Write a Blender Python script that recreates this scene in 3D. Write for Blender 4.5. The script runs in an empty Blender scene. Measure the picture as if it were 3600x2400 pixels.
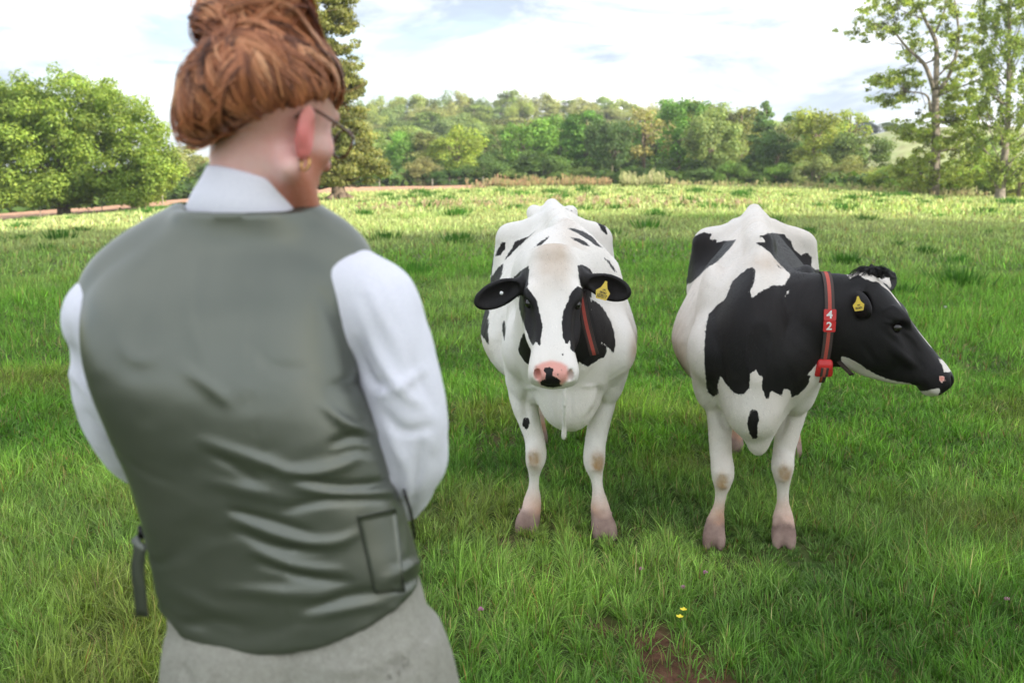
import bpy, bmesh, math, random, time
import numpy as np
from mathutils import Vector, Matrix
from mathutils import noise as mnoise
T0 = time.time()
rng = np.random.default_rng(7)
random.seed(7)
sc = bpy.context.scene
COL = sc.collection
R = math.radians

# ---------------------------------------------------------------- camera
CAM_H = 1.65
PITCH = R(9.73)
FPX = 3500.0                     # focal length in pixels of the 3600 px wide photograph (35 mm)
cam_d = bpy.data.cameras.new('camera')
cam = bpy.data.objects.new('camera', cam_d)
COL.objects.link(cam)
cam.location = (0, 0, CAM_H)
cam.rotation_euler = (R(90) - PITCH, 0, 0)
cam_d.lens = 35
cam_d.sensor_width = 36
cam_d.clip_start = 0.05
cam_d.clip_end = 6000
cam_d.dof.use_dof = True
cam_d.dof.focus_distance = 4.3
cam_d.dof.aperture_fstop = 3.5
cam_d.dof.aperture_blades = 9
sc.camera = cam

# ---------------------------------------------------------------- world, sun, exposure
SUN_EL = R(27)
SUN_DIR = Vector((0.80, -0.60, 0)).normalized()      # horizontal direction towards the sun
sun_vec = Vector((SUN_DIR.x * math.cos(SUN_EL), SUN_DIR.y * math.cos(SUN_EL), math.sin(SUN_EL)))
world = bpy.data.worlds.new('World')
sc.world = world
world.use_nodes = True
nt = world.node_tree
for n in list(nt.nodes): nt.nodes.remove(n)
def NN(tree, typ, **kw):
    n = tree.nodes.new(typ)
    for k, v in kw.items(): setattr(n, k, v)
    return n
def LK(tree, a, b): tree.links.new(a, b)
def MATH(tree, op, a, b=None, c=None, clamp=False):
    n = tree.nodes.new('ShaderNodeMath'); n.operation = op; n.use_clamp = clamp
    for i, v in enumerate((a, b, c)):
        if v is None: continue
        if isinstance(v, (int, float)): n.inputs[i].default_value = v
        else: tree.links.new(v, n.inputs[i])
    return n.outputs[0]
def RAMP(tree, fac, stops, interp='LINEAR'):
    n = tree.nodes.new('ShaderNodeValToRGB'); n.color_ramp.interpolation = interp
    el = n.color_ramp.elements
    while len(el) < len(stops): el.new(0.5)
    for e, (p, c) in zip(el, stops):
        e.position = p; e.color = (*c, 1) if len(c) == 3 else c
    if fac is not None: tree.links.new(fac, n.inputs[0])
    return n.outputs[0]
def MIX(tree, fac, a, b, mode='MIX'):
    n = tree.nodes.new('ShaderNodeMix'); n.data_type = 'RGBA'; n.blend_type = mode
    for s, v in ((n.inputs[0], fac), (n.inputs[6], a), (n.inputs[7], b)):
        if isinstance(v, (int, float)): s.default_value = v
        elif isinstance(v, (tuple, list)): s.default_value = (*v, 1) if len(v) == 3 else v
        else: tree.links.new(v, s)
    return n.outputs[2]
def NOISE(tree, vec, scale, detail=3, rough=0.55, dist=0.0, dim='3D'):
    n = tree.nodes.new('ShaderNodeTexNoise'); n.noise_dimensions = dim
    n.inputs['Scale'].default_value = scale; n.inputs['Detail'].default_value = detail
    n.inputs['Roughness'].default_value = rough; n.inputs['Distortion'].default_value = dist
    if vec is not None: tree.links.new(vec, n.inputs['Vector'])
    return n.outputs['Fac']

sky = NN(nt, 'ShaderNodeTexSky', sky_type='NISHITA', sun_disc=False)
sky.sun_elevation = SUN_EL
sky.sun_rotation = math.atan2(SUN_DIR.x, SUN_DIR.y)
bg1 = NN(nt, 'ShaderNodeBackground'); bg1.inputs['Strength'].default_value = 0.115
LK(nt, sky.outputs[0], bg1.inputs['Color'])
tc = NN(nt, 'ShaderNodeTexCoord')
mp = NN(nt, 'ShaderNodeMapping'); mp.inputs['Scale'].default_value = (1.0, 1.0, 3.4); mp.inputs['Location'].default_value = (.3, .1, .75); LK(nt, tc.outputs['Generated'], mp.inputs[0])
n1 = NOISE(nt, mp.outputs[0], 2.6, 8, 0.56, 0.35)
cover = RAMP(nt, n1, [(0.38, (0, 0, 0)), (0.50, (1, 1, 1))], 'EASE')
n2 = NOISE(nt, mp.outputs[0], 5.0, 7, 0.6, 0.4)
# sheets of cloud: bright where thin, pale blue-grey at the thick bases
ccol = RAMP(nt, n2, [(0.40, (0.25, 0.29, 0.35)), (0.49, (0.40, 0.43, 0.47)), (0.62, (.85, .85, .85))])
bg2 = NN(nt, 'ShaderNodeBackground'); bg2.inputs['Strength'].default_value = 0.80
LK(nt, ccol, bg2.inputs['Color'])
mixs = NN(nt, 'ShaderNodeMixShader')
LK(nt, MATH(nt, 'ADD', MATH(nt, 'MULTIPLY', cover, 0.25), 0.72), mixs.inputs[0])
LK(nt, bg1.outputs[0], mixs.inputs[1]); LK(nt, bg2.outputs[0], mixs.inputs[2])
out = NN(nt, 'ShaderNodeOutputWorld'); LK(nt, mixs.outputs[0], out.inputs[0])

sl = bpy.data.lights.new('sun', 'SUN'); sl.energy = 2.8; sl.angle = R(0.53); sl.color = (1.0, 0.93, 0.80)
sun = bpy.data.objects.new('sun', sl); COL.objects.link(sun)
sun.rotation_euler = sun_vec.to_track_quat('Z', 'Y').to_euler()
sc.view_settings.view_transform = 'Standard'
try: sc.view_settings.look = 'None'
except Exception: pass
sc.view_settings.gamma = 1.0
sc.view_settings.use_curve_mapping = False
sc.view_settings.exposure = 1.75
sc.cycles.use_denoising = True
sc.cycles.max_bounces = 6
sc.cycles.volume_bounces = 0
sc.cycles.diffuse_bounces = 3
sc.cycles.glossy_bounces = 2
sc.cycles.transmission_bounces = 4
sc.cycles.transparent_max_bounces = 6
sc.cycles.caustics_reflective = False
sc.cycles.caustics_refractive = False

# ---------------------------------------------------------------- helpers
CP, SP_ = math.cos(PITCH), math.sin(PITCH)
def P(px, py, Y):
    """world point seen at photograph pixel (px, py) standing at world depth Y"""
    d = np.array([(px - 1800) / FPX, CP + (1200 - py) / FPX * SP_, -SP_ + (1200 - py) / FPX * CP])
    t = Y / d[1]
    return np.array([d[0] * t, Y, CAM_H + d[2] * t])
def PG(px, py, z=0.0):
    d = np.array([(px - 1800) / FPX, CP + (1200 - py) / FPX * SP_, -SP_ + (1200 - py) / FPX * CP])
    t = (z - CAM_H) / d[2]
    return np.array([d[0] * t, d[1] * t, z])
def PX(p):
    """project world points (N,3) to photograph pixels"""
    p = np.asarray(p, float); dz = p[..., 2] - CAM_H
    dep = p[..., 1] * CP - dz * SP_
    up = p[..., 1] * SP_ + dz * CP
    return np.stack([1800 + FPX * p[..., 0] / dep, 1200 - FPX * up / dep], -1)

def tag(o, label=None, cat=None, group=None, kind=None):
    if label: o['label'] = label
    if cat: o['category'] = cat
    if group: o['group'] = group
    if kind: o['kind'] = kind
    return o
def empty(name, loc, rz=0):
    o = bpy.data.objects.new(name, None); COL.objects.link(o)
    o.location = loc; o.rotation_euler = (0, 0, rz); o.empty_display_size = 0.1
    return o
def mesh_obj(name, V, Fc, mat=None, parent=None, smooth=True, attrs=None, mats=None, midx=None):
    """numpy verts (N,3) and faces (M,3|4) array, or list of tuples"""
    me = bpy.data.meshes.new(name)
    V = np.asarray(V, np.float32)
    if isinstance(Fc, np.ndarray):
        M, K = Fc.shape
        me.vertices.add(len(V)); me.vertices.foreach_set('co', V.ravel())
        me.loops.add(M * K); me.loops.foreach_set('vertex_index', Fc.astype(np.int32).ravel())
        me.polygons.add(M)
        me.polygons.foreach_set('loop_start', np.arange(0, M * K, K, dtype=np.int32))
        me.update(calc_edges=True)
    else:
        me.from_pydata([tuple(map(float, v)) for v in V], [], [tuple(int(i) for i in f) for f in Fc])
        me.update()
    if smooth: me.polygons.foreach_set('use_smooth', np.ones(len(me.polygons), bool))
    for k, a in (attrs or {}).items():
        a = np.asarray(a, np.float32)
        if a.ndim == 1:
            at = me.attributes.new(k, 'FLOAT', 'POINT'); at.data.foreach_set('value', a)
        else:
            at = me.attributes.new(k, 'FLOAT_COLOR', 'POINT')
            if a.shape[1] == 3: a = np.concatenate([a, np.ones((len(a), 1), np.float32)], 1)
            at.data.foreach_set('color', a.ravel())
    if mats:
        for m in mats: me.materials.append(m)
        if midx is not None: me.polygons.foreach_set('material_index', np.asarray(midx, np.int32))
    elif mat: me.materials.append(mat)
    o = bpy.data.objects.new(name, me); COL.objects.link(o)
    if parent is not None:
        o.parent = parent
        pm = Matrix.LocRotScale(parent.location, parent.rotation_euler, parent.scale)
        if parent.parent is None and parent.type == 'EMPTY': o.matrix_parent_inverse = pm.inverted()
    return o

def new_mat(name):
    m = bpy.data.materials.new(name); m.use_nodes = True
    t = m.node_tree
    b = t.nodes['Principled BSDF']
    return m, t, b
def simple_mat(name, col, rough=0.6, var=0.15, scale=30, bump=0.0, spec=0.5, metal=0, bscale=None, sheen=0):
    m, t, b = new_mat(name)
    tcn = NN(t, 'ShaderNodeTexCoord')
    n = NOISE(t, tcn.outputs['Object'], scale, 4)
    c0 = tuple(max(0, x * (1 - var)) for x in col); c1 = tuple(min(1, x * (1 + var)) for x in col)
    LK(t, RAMP(t, n, [(0.3, c0), (0.7, c1)]), b.inputs['Base Color'])
    b.inputs['Roughness'].default_value = rough; b.inputs['Metallic'].default_value = metal
    b.inputs['Specular IOR Level'].default_value = spec
    if sheen:
        b.inputs['Sheen Weight'].default_value = sheen; b.inputs['Sheen Roughness'].default_value = 0.5
    if bump:
        bn = NN(t, 'ShaderNodeBump'); bn.inputs['Strength'].default_value = bump; bn.inputs['Distance'].default_value = 0.002
        LK(t, NOISE(t, tcn.outputs['Object'], bscale or scale * 4, 3), bn.inputs['Height'])
        LK(t, bn.outputs[0], b.inputs['Normal'])
    return m

# value noise on numpy arrays -------------------------------------------------
def _hash(ix, iy, iz, s):
    h = (ix * 374761393 + iy * 668265263 + iz * 2147483647 + s * 1274126177) & 0xffffffff
    h = ((h ^ (h >> 13)) * 1274126177) & 0xffffffff
    return ((h ^ (h >> 16)) & 0xffff) / 65535.0
def vnoise(p, scale=1.0, seed=0, octaves=1):
    p = np.asarray(p, np.float64) * scale
    if p.shape[-1] == 2: p = np.concatenate([p, np.zeros(p.shape[:-1] + (1,))], -1)
    tot = 0; amp = 1; norm = 0
    for o in range(octaves):
        q = p * (2 ** o) + 17.3 * o
        i = np.floor(q).astype(np.int64); f = q - i; f = f * f * (3 - 2 * f)
        x, y, z = i[..., 0], i[..., 1], i[..., 2]; r = 0
        for dx in (0, 1):
            for dy in (0, 1):
                for dz in (0, 1):
                    w = (f[..., 0] if dx else 1 - f[..., 0]) * (f[..., 1] if dy else 1 - f[..., 1]) * (f[..., 2] if dz else 1 - f[..., 2])
                    r = r + w * _hash(x + dx, y + dy, z + dz, seed + o)
        tot = tot + amp * r; norm += amp; amp *= 0.5
    return tot / norm
def sstep(a, b, x):
    t = np.clip((x - a) / (b - a), 0, 1); return t * t * (3 - 2 * t)
def poly_sd(pts, poly):
    """signed distance to polygon, positive inside. pts (N,2)"""
    poly = np.asarray(poly, float); n = len(poly)
    d = np.full(len(pts), 1e18); inside = np.zeros(len(pts), bool)
    for i in range(n):
        a = poly[i]; b = poly[(i + 1) % n]; e = b - a; w = pts - a
        t = np.clip((w @ e) / max(e @ e, 1e-9), 0, 1)
        q = w - t[:, None] * e; d = np.minimum(d, (q ** 2).sum(1))
        c = ((a[1] > pts[:, 1]) != (b[1] > pts[:, 1]))
        with np.errstate(divide='ignore', invalid='ignore'):
            xx = (b[0] - a[0]) * (pts[:, 1] - a[1]) / (b[1] - a[1] if b[1] != a[1] else 1e-9) + a[0]
        inside ^= c & (pts[:, 0] < xx)
    d = np.sqrt(d)
    return np.where(inside, d, -d)
def folds(px, lst):
    """relief of creases: (polyline in photograph pixels, width, height in metres)"""
    r_ = np.zeros(len(px))
    for pts, w, amp in lst:
        c = catmull(np.array(pts, float), 14); lo, hi = c.min(0) - 4 * w, c.max(0) + 4 * w
        ix = np.nonzero((px[:, 0] > lo[0]) & (px[:, 0] < hi[0]) & (px[:, 1] > lo[1]) & (px[:, 1] < hi[1]))[0]
        if not len(ix): continue
        q_ = px[ix]; dmin = np.full(len(ix), 1e9); tt = np.zeros(len(ix))
        for i in range(13):
            a_, e_ = c[i], c[i + 1] - c[i]; q = np.clip(((q_ - a_) @ e_) / (e_ @ e_ + 1e-9), 0, 1); dd = np.linalg.norm(q_ - a_ - q[:, None] * e_, axis=1)
            m_ = dd < dmin; dmin = np.where(m_, dd, dmin); tt = np.where(m_, (i + q) / 13, tt)
        r_[ix] += amp * np.exp(-(dmin / w) ** 2) * np.sin(np.pi * np.clip(tt * .92 + .04, 0, 1)) ** .6
    return r_
def catmull(pts, n):
    """resample control points (N,k) with a Catmull-Rom spline into n points"""
    pts = np.asarray(pts, float)
    if len(pts) == 2: return pts[0] + (pts[1] - pts[0]) * np.linspace(0, 1, n)[:, None]
    q = np.vstack([2 * pts[0] - pts[1], pts, 2 * pts[-1] - pts[-2]])
    u = np.linspace(0, len(pts) - 1 - 1e-6, n); i = u.astype(int); t = (u - i)[:, None]
    p0, p1, p2, p3 = q[i], q[i + 1], q[i + 2], q[i + 3]
    return 0.5 * ((2 * p1) + (-p0 + p2) * t + (2 * p0 - 5 * p1 + 4 * p2 - p3) * t ** 2 + (-p0 + 3 * p1 - 3 * p2 + p3) * t ** 3)
def tube(path, rad, seg=8, caps=True):
    """tube mesh round a path; returns V, F(list of quads/ngons as array of quads)"""
    path = np.asarray(path, float); n = len(path); rad = np.broadcast_to(np.asarray(rad, float), (n,))
    tan = np.gradient(path, axis=0); tan /= np.linalg.norm(tan, axis=1)[:, None] + 1e-12
    ref = np.array([0, 0, 1.0]) if abs(tan[0][2]) < 0.9 else np.array([1.0, 0, 0])
    V = np.zeros((n, seg, 3)); u = np.cross(tan[0], ref); u /= np.linalg.norm(u)
    a = np.linspace(0, 2 * np.pi, seg, endpoint=False)
    for i in range(n):
        u = u - tan[i] * (u @ tan[i]); u /= np.linalg.norm(u) + 1e-12
        v = np.cross(tan[i], u)
        V[i] = path[i] + rad[i] * (np.cos(a)[:, None] * u + np.sin(a)[:, None] * v)
    V = V.reshape(-1, 3)
    i, j = np.meshgrid(np.arange(n - 1), np.arange(seg), indexing='ij'); i = i.ravel(); j = j.ravel(); k = (j + 1) % seg
    F = np.stack([i * seg + j, i * seg + k, (i + 1) * seg + k, (i + 1) * seg + j], 1)
    if caps:
        V = np.vstack([V, path[0], path[-1]]); c0, c1 = len(V) - 2, len(V) - 1
        j = np.arange(seg); k = (j + 1) % seg
        F = np.vstack([F, np.stack([k, j, np.full(seg, c0), np.full(seg, c0)], 1)[:, [0, 1, 2, 2]] * 0 + np.stack([np.full(seg, c0), k, j, j], 1),
                       np.stack([np.full(seg, c1), (n - 1) * seg + j, (n - 1) * seg + k, (n - 1) * seg + k], 1)])
    return V, F
def as_faces(F):
    """drop repeated index of degenerate quads -> list of tuples"""
    return [tuple(f[:3]) if f[2] == f[3] else tuple(f) for f in F.tolist()]
def join_parts(parts):
    Vs, Fs, o = [], [], 0
    for V, F in parts:
        Vs.append(V); Fs.append(F + o); o += len(V)
    return np.vstack(Vs), np.vstack(Fs)

# signed-distance modelling ---------------------------------------------------
class Field:
    def __init__(s, xs, ys, zs):
        s.xs, s.ys, s.zs = xs, ys, zs
        s.F = np.full((len(xs), len(ys), len(zs)), 1.0, np.float32)
    def box(s, lo, hi):
        sl = []
        for ax, l, h in zip((s.xs, s.ys, s.zs), lo, hi):
            a = max(0, np.searchsorted(ax, l) - 1); b = min(len(ax), np.searchsorted(ax, h) + 1)
            if b <= a: return None
            sl.append(slice(a, b))
        return tuple(sl)
    def apply(s, fn, lo, hi, k, op='u'):
        m = k + 0.03
        sl = s.box(np.asarray(lo) - m, np.asarray(hi) + m)
        if sl is None: return
        X = s.xs[sl[0]][:, None, None].astype(np.float32); Y = s.ys[sl[1]][None, :, None].astype(np.float32); Z = s.zs[sl[2]][None, None, :].astype(np.float32)
        d = fn(X, Y, Z); A = s.F[sl]
        if op == 'u':
            if k > 0:
                h = np.maximum(k - np.abs(A - d), 0) / k; r = np.minimum(A, d) - h * h * k * 0.25
            else: r = np.minimum(A, d)
        elif op == 's':
            d = -d
            if k > 0:
                h = np.maximum(k - np.abs(A - d), 0) / k; r = np.maximum(A, d) + h * h * k * 0.25
            else: r = np.maximum(A, d)
        s.F[sl] = r
    def ell(s, c, r, k=0.03, Rm=None, op='u'):
        c = np.asarray(c, float); r = np.asarray(r, float)
        mx = r.max() if Rm is not None else r
        def fn(X, Y, Z):
            x, y, z = X - c[0], Y - c[1], Z - c[2]
            if Rm is not None:
                x, y, z = (Rm[0][0] * x + Rm[0][1] * y + Rm[0][2] * z, Rm[1][0] * x + Rm[1][1] * y + Rm[1][2] * z, Rm[2][0] * x + Rm[2][1] * y + Rm[2][2] * z)
            k0 = np.sqrt((x / r[0]) ** 2 + (y / r[1]) ** 2 + (z / r[2]) ** 2); k1 = np.sqrt((x / r[0] ** 2) ** 2 + (y / r[1] ** 2) ** 2 + (z / r[2] ** 2) ** 2)
            return k0 * (k0 - 1) / np.maximum(k1, 1e-6)
        s.apply(fn, c - mx, c + mx, k, op)
    def cone(s, a, b, ra, rb, k=0.03, op='u', sx=1.0, sy=1.0, sz=1.0):
        a = np.asarray(a, float); b = np.asarray(b, float); S = np.array([sx, sy, sz])
        ba = (b - a) / S; bb = ba @ ba + 1e-12; mr = max(ra, rb) * S.max()
        def fn(X, Y, Z):
            x, y, z = (X - a[0]) / S[0], (Y - a[1]) / S[1], (Z - a[2]) / S[2]
            t = np.clip((x * ba[0] + y * ba[1] + z * ba[2]) / bb, 0, 1)
            return (np.sqrt((x - t * ba[0]) ** 2 + (y - t * ba[1]) ** 2 + (z - t * ba[2]) ** 2) - (ra + (rb - ra) * t)) * min(S)
        s.apply(fn, np.minimum(a, b) - mr, np.maximum(a, b) + mr, k, op)
    def path(s, pts, rad, k=0.03, n=None, k0=None, **kw):
        """chain of cones through control points with smooth radii"""
        c = catmull(np.column_stack([np.asarray(pts, float), rad]), n or (len(pts) - 1) * 4 + 1)
        for i in range(len(c) - 1):
            s.cone(c[i, :3], c[i + 1, :3], c[i, 3], c[i + 1, 3], k if (i == 0 or k0 is None) else k0, **kw)
    def loft(s, st, k=0.05, org=(0, 0, 0), ax=(0, 1, 0), lat=(1, 0, 0), up=(0, 0, 1), op='u', pts_margin=0.0):
        """st rows: a, halfwidth, ctop, cbot, cmid, ntop, nbot ; sections perpendicular to ax"""
        st = np.asarray(st, float); org = np.asarray(org, float)
        ax, lat, up = (np.asarray(v, float) / np.linalg.norm(v) for v in (ax, lat, up))
        fine = catmull(st, len(st) * 12); fine = fine[np.argsort(fine[:, 0])]
        A0, A1 = fine[0, 0], fine[-1, 0]
        corners = []
        for r in st:
            for b in (-r[1], r[1]):
                for c in (r[2], r[3]): corners.append(org + ax * r[0] + lat * b + up * c)
        corners = np.array(corners)
        def fn(X, Y, Z):
            x, y, z = X - org[0], Y - org[1], Z - org[2]
            a = ax[0] * x + ax[1] * y + ax[2] * z; b = lat[0] * x + lat[1] * y + lat[2] * z; c = up[0] * x + up[1] * y + up[2] * z
            if abs(ax[1]) == 1 and ax[0] == 0 and ax[2] == 0:
                aa = np.clip(a, A0, A1); it = lambda col: np.interp(aa, fine[:, 0], fine[:, col]).astype(np.float32)
            else:
                aa = np.clip(a, A0, A1); it = lambda col: np.interp(aa, fine[:, 0], fine[:, col]).astype(np.float32)
            w, ct, cb, cm, n1, n2 = (it(i) for i in range(1, 7))
            tp = c > cm
            h = np.where(tp, ct - cm, cm - cb); n = np.where(tp, n1, n2)
            h = np.maximum(h, 0.004); w = np.maximum(w, 0.004)
            q = (np.abs(b / w) ** n + np.abs((c - cm) / h) ** n + 1e-9) ** (1 / n)
            d = (q - 1) * np.minimum(w, h)
            e = np.maximum(np.maximum(A0 - a, a - A1), 0)
            return np.where(e > 0, np.sqrt(np.maximum(d, 0) ** 2 + e ** 2), d).astype(np.float32)
        s.apply(fn, corners.min(0), corners.max(0), k, op)
    def mesh(s):
        F = s.F; xs, ys, zs = s.xs, s.ys, s.zs
        sg = F < 0
        a = sg[:-1, :-1, :-1].astype(np.int8)
        cnt = np.zeros_like(a)
        offs = [(i, j, k) for i in (0, 1) for j in (0, 1) for k in (0, 1)]
        n = F.shape
        for (i, j, k) in offs: cnt += sg[i:n[0] - 1 + i, j:n[1] - 1 + j, k:n[2] - 1 + k]
        act = (cnt > 0) & (cnt < 8)
        I, J, K = np.nonzero(act)
        vid = np.full(act.shape, -1, np.int32); vid[I, J, K] = np.arange(len(I))
        acc = np.zeros((len(I), 3)); num = np.zeros(len(I))
        for (o1, o2) in [(p, q) for p in offs for q in offs if sum(q) == sum(p) + 1 and all(b >= a_ for a_, b in zip(p, q))]:
            f1 = F[I + o1[0], J + o1[1], K + o1[2]]; f2 = F[I + o2[0], J + o2[1], K + o2[2]]
            m = (f1 < 0) != (f2 < 0)
            t = np.where(m, f1 / np.where(m, f1 - f2, 1), 0)
            p1 = np.stack([xs[I + o1[0]], ys[J + o1[1]], zs[K + o1[2]]], 1); p2 = np.stack([xs[I + o2[0]], ys[J + o2[1]], zs[K + o2[2]]], 1)
            acc += np.where(m[:, None], p1 + t[:, None] * (p2 - p1), 0); num += m
        V = acc / num[:, None]
        quads = []
        for axis in range(3):
            A = sg[:-1] if axis == 0 else sg[:, :-1] if axis == 1 else sg[:, :, :-1]
            B = sg[1:] if axis == 0 else sg[:, 1:] if axis == 1 else sg[:, :, 1:]
            D = A != B
            i, j, k = np.nonzero(D); fl = A[i, j, k]
            ok = np.ones(len(i), bool)
            for q, (c, lim) in enumerate(zip((i, j, k), n)):
                if q != axis: ok &= (c > 0) & (c < lim - 1)
            i, j, k, fl = i[ok], j[ok], k[ok], fl[ok]
            if axis == 0: c = [vid[i, j - 1, k - 1], vid[i, j, k - 1], vid[i, j, k], vid[i, j - 1, k]]
            elif axis == 1: c = [vid[i - 1, j, k - 1], vid[i - 1, j, k], vid[i, j, k], vid[i, j, k - 1]]
            else: c = [vid[i - 1, j - 1, k], vid[i, j - 1, k], vid[i, j, k], vid[i - 1, j, k]]
            q = np.stack(c, 1); q[~fl] = q[~fl][:, ::-1]
            quads.append(q)
        Q = np.vstack(quads); Q = Q[(Q >= 0).all(1)]
        return V, Q
def vnormals(V, Q):
    a = V[Q[:, 2]] - V[Q[:, 0]]; b = V[Q[:, 3]] - V[Q[:, 1]]; n = np.cross(a, b)
    N = np.zeros_like(V)
    for i in range(4): np.add.at(N, Q[:, i], n)
    return N / (np.linalg.norm(N, axis=1)[:, None] + 1e-12)
def smooth_mesh(V, Q, it=2, lam=0.5, w=None):
    e = np.vstack([Q[:, [0, 1]], Q[:, [1, 2]], Q[:, [2, 3]], Q[:, [3, 0]]])
    for _ in range(it):
        A = np.zeros_like(V); c = np.zeros(len(V))
        for x, y in ((0, 1), (1, 0)):
            for d in range(3): A[:, d] += np.bincount(e[:, x], V[e[:, y], d], len(V))
            c += np.bincount(e[:, x], minlength=len(V))
        L = A / np.maximum(c, 1)[:, None] - V
        V = V + lam * (L if w is None else L * w[:, None])
    return V
def axis_coords(lo, hi, h, fine=()):
    """rectilinear coordinates with finer spans (lo,hi,h)"""
    out = [lo]
    while out[-1] < hi:
        x = out[-1]; step = h
        for (a, b, hh) in fine:
            if a - h <= x <= b: step = hh
        out.append(x + step)
    return np.array(out)
# ================================================================= terrain
def ang_z(py, D): return CAM_H - D * math.tan(PITCH + math.atan((py - 1200) / FPX))
# columns: direction px on the horizon ; screen height of the ground at 85 m, 122 m ; then heights at 230, 330, 470 m
_TX = np.array([-3000, -900, 0, 330, 670, 1200, 1640, 1900, 2300, 2800, 3000, 3150, 3290, 3600, 4500, 7000])
_T85 = np.array([790, 785, 762, 742, 718, 680, 668, 658, 655, 662, 668, 676, 684, 692, 700, 705])
_T122 = np.array([760, 755, 738, 722, 696, 661, 656, 650, 648, 650, 655, 662, 668, 676, 684, 690])
_H85 = np.array([ang_z(p, 85) for p in _T85]); _H122 = np.array([ang_z(p, 122) for p in _T122])
_H230 = np.array([-4, -4, -3.5, -3, -2.0, 3.0, 4.5, 5.0, 4.0, 2.0, 3.0, 4.5, 4.5, 4.5, 4, 3])
_H330 = np.array([-4, -4, -3, -1, 1, 9., 15, 16, 14, 8, 11.5, 14.0, 14.5, 14.0, 10, 6])
_H470 = np.array([-4, -4, -3, 0, 2, 12, 17, 17, 14, 9, 13, 15.5, 16, 16, 12, 7])
_D = np.array([0, 13, 85, 122, 230, 330, 470, 800, 3000.])
def dirpx(x, y): return 1800 + 3551 * x / np.maximum(y, 1e-3)
def terrain(x, y):
    x = np.asarray(x, float); y = np.asarray(y, float); d = np.hypot(x, y)
    ang = np.arctan2(x, y); q = 1800 + 3551 * np.tan(np.clip(ang, -1.05, 1.05))
    q = np.clip(q, -3000, 7000)
    cols = [np.zeros_like(q), np.zeros_like(q)] + [np.interp(q, _TX, h) for h in (_H85, _H122, _H230, _H330, _H470)] + [np.full_like(q, -3.), np.full_like(q, -6.)]
    i = np.clip(np.searchsorted(_D, d, side='right') - 1, 0, len(_D) - 2)
    C_ = np.stack(cols); a = np.take_along_axis(C_, i[None], 0)[0]; b = np.take_along_axis(C_, (i + 1)[None], 0)[0]
    t = np.clip((d - _D[i]) / (_D[i + 1] - _D[i]), 0, 1)
    # smooth the first bend only, so that the near field starts level
    t = np.where(i == 1, t ** 1.25, t)
    z = a + (b - a) * t
    back = np.abs(ang) > 1.2
    z = np.where(back, np.where(d > 13, 0.0, 0) * 1.0 + np.minimum(0, -(d - 60) * .01) * (d > 60), z)
    return z
def bumps(x, y):
    p = np.stack([x, y], -1)
    return (vnoise(p, 1.6, 11, 2) - .5) * .05 + (vnoise(p, .45, 12, 2) - .5) * .07
BARE = [(PG(2310, 2290), .10, .22), (PG(2420, 2350), .16, .22), (PG(2540, 2420), .20, .14), (PG(2350, 1985), .07, .08), (PG(2130, 2200), .07, .10), (PG(2700, 2440), .15, .1)]
def bare_at(x, y):
    r = np.zeros_like(x)
    for c, rx, ry in BARE: r = np.maximum(r, 1 - ((x - c[0]) / rx) ** 2 * .55 - ((y - c[1]) / ry) ** 2 * .55)
    w = (vnoise(np.stack([x, y], -1), 7, 21, 2) - .5) * 1.3
    return np.clip(r + w, 0, 1) * (r > -.6)

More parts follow.
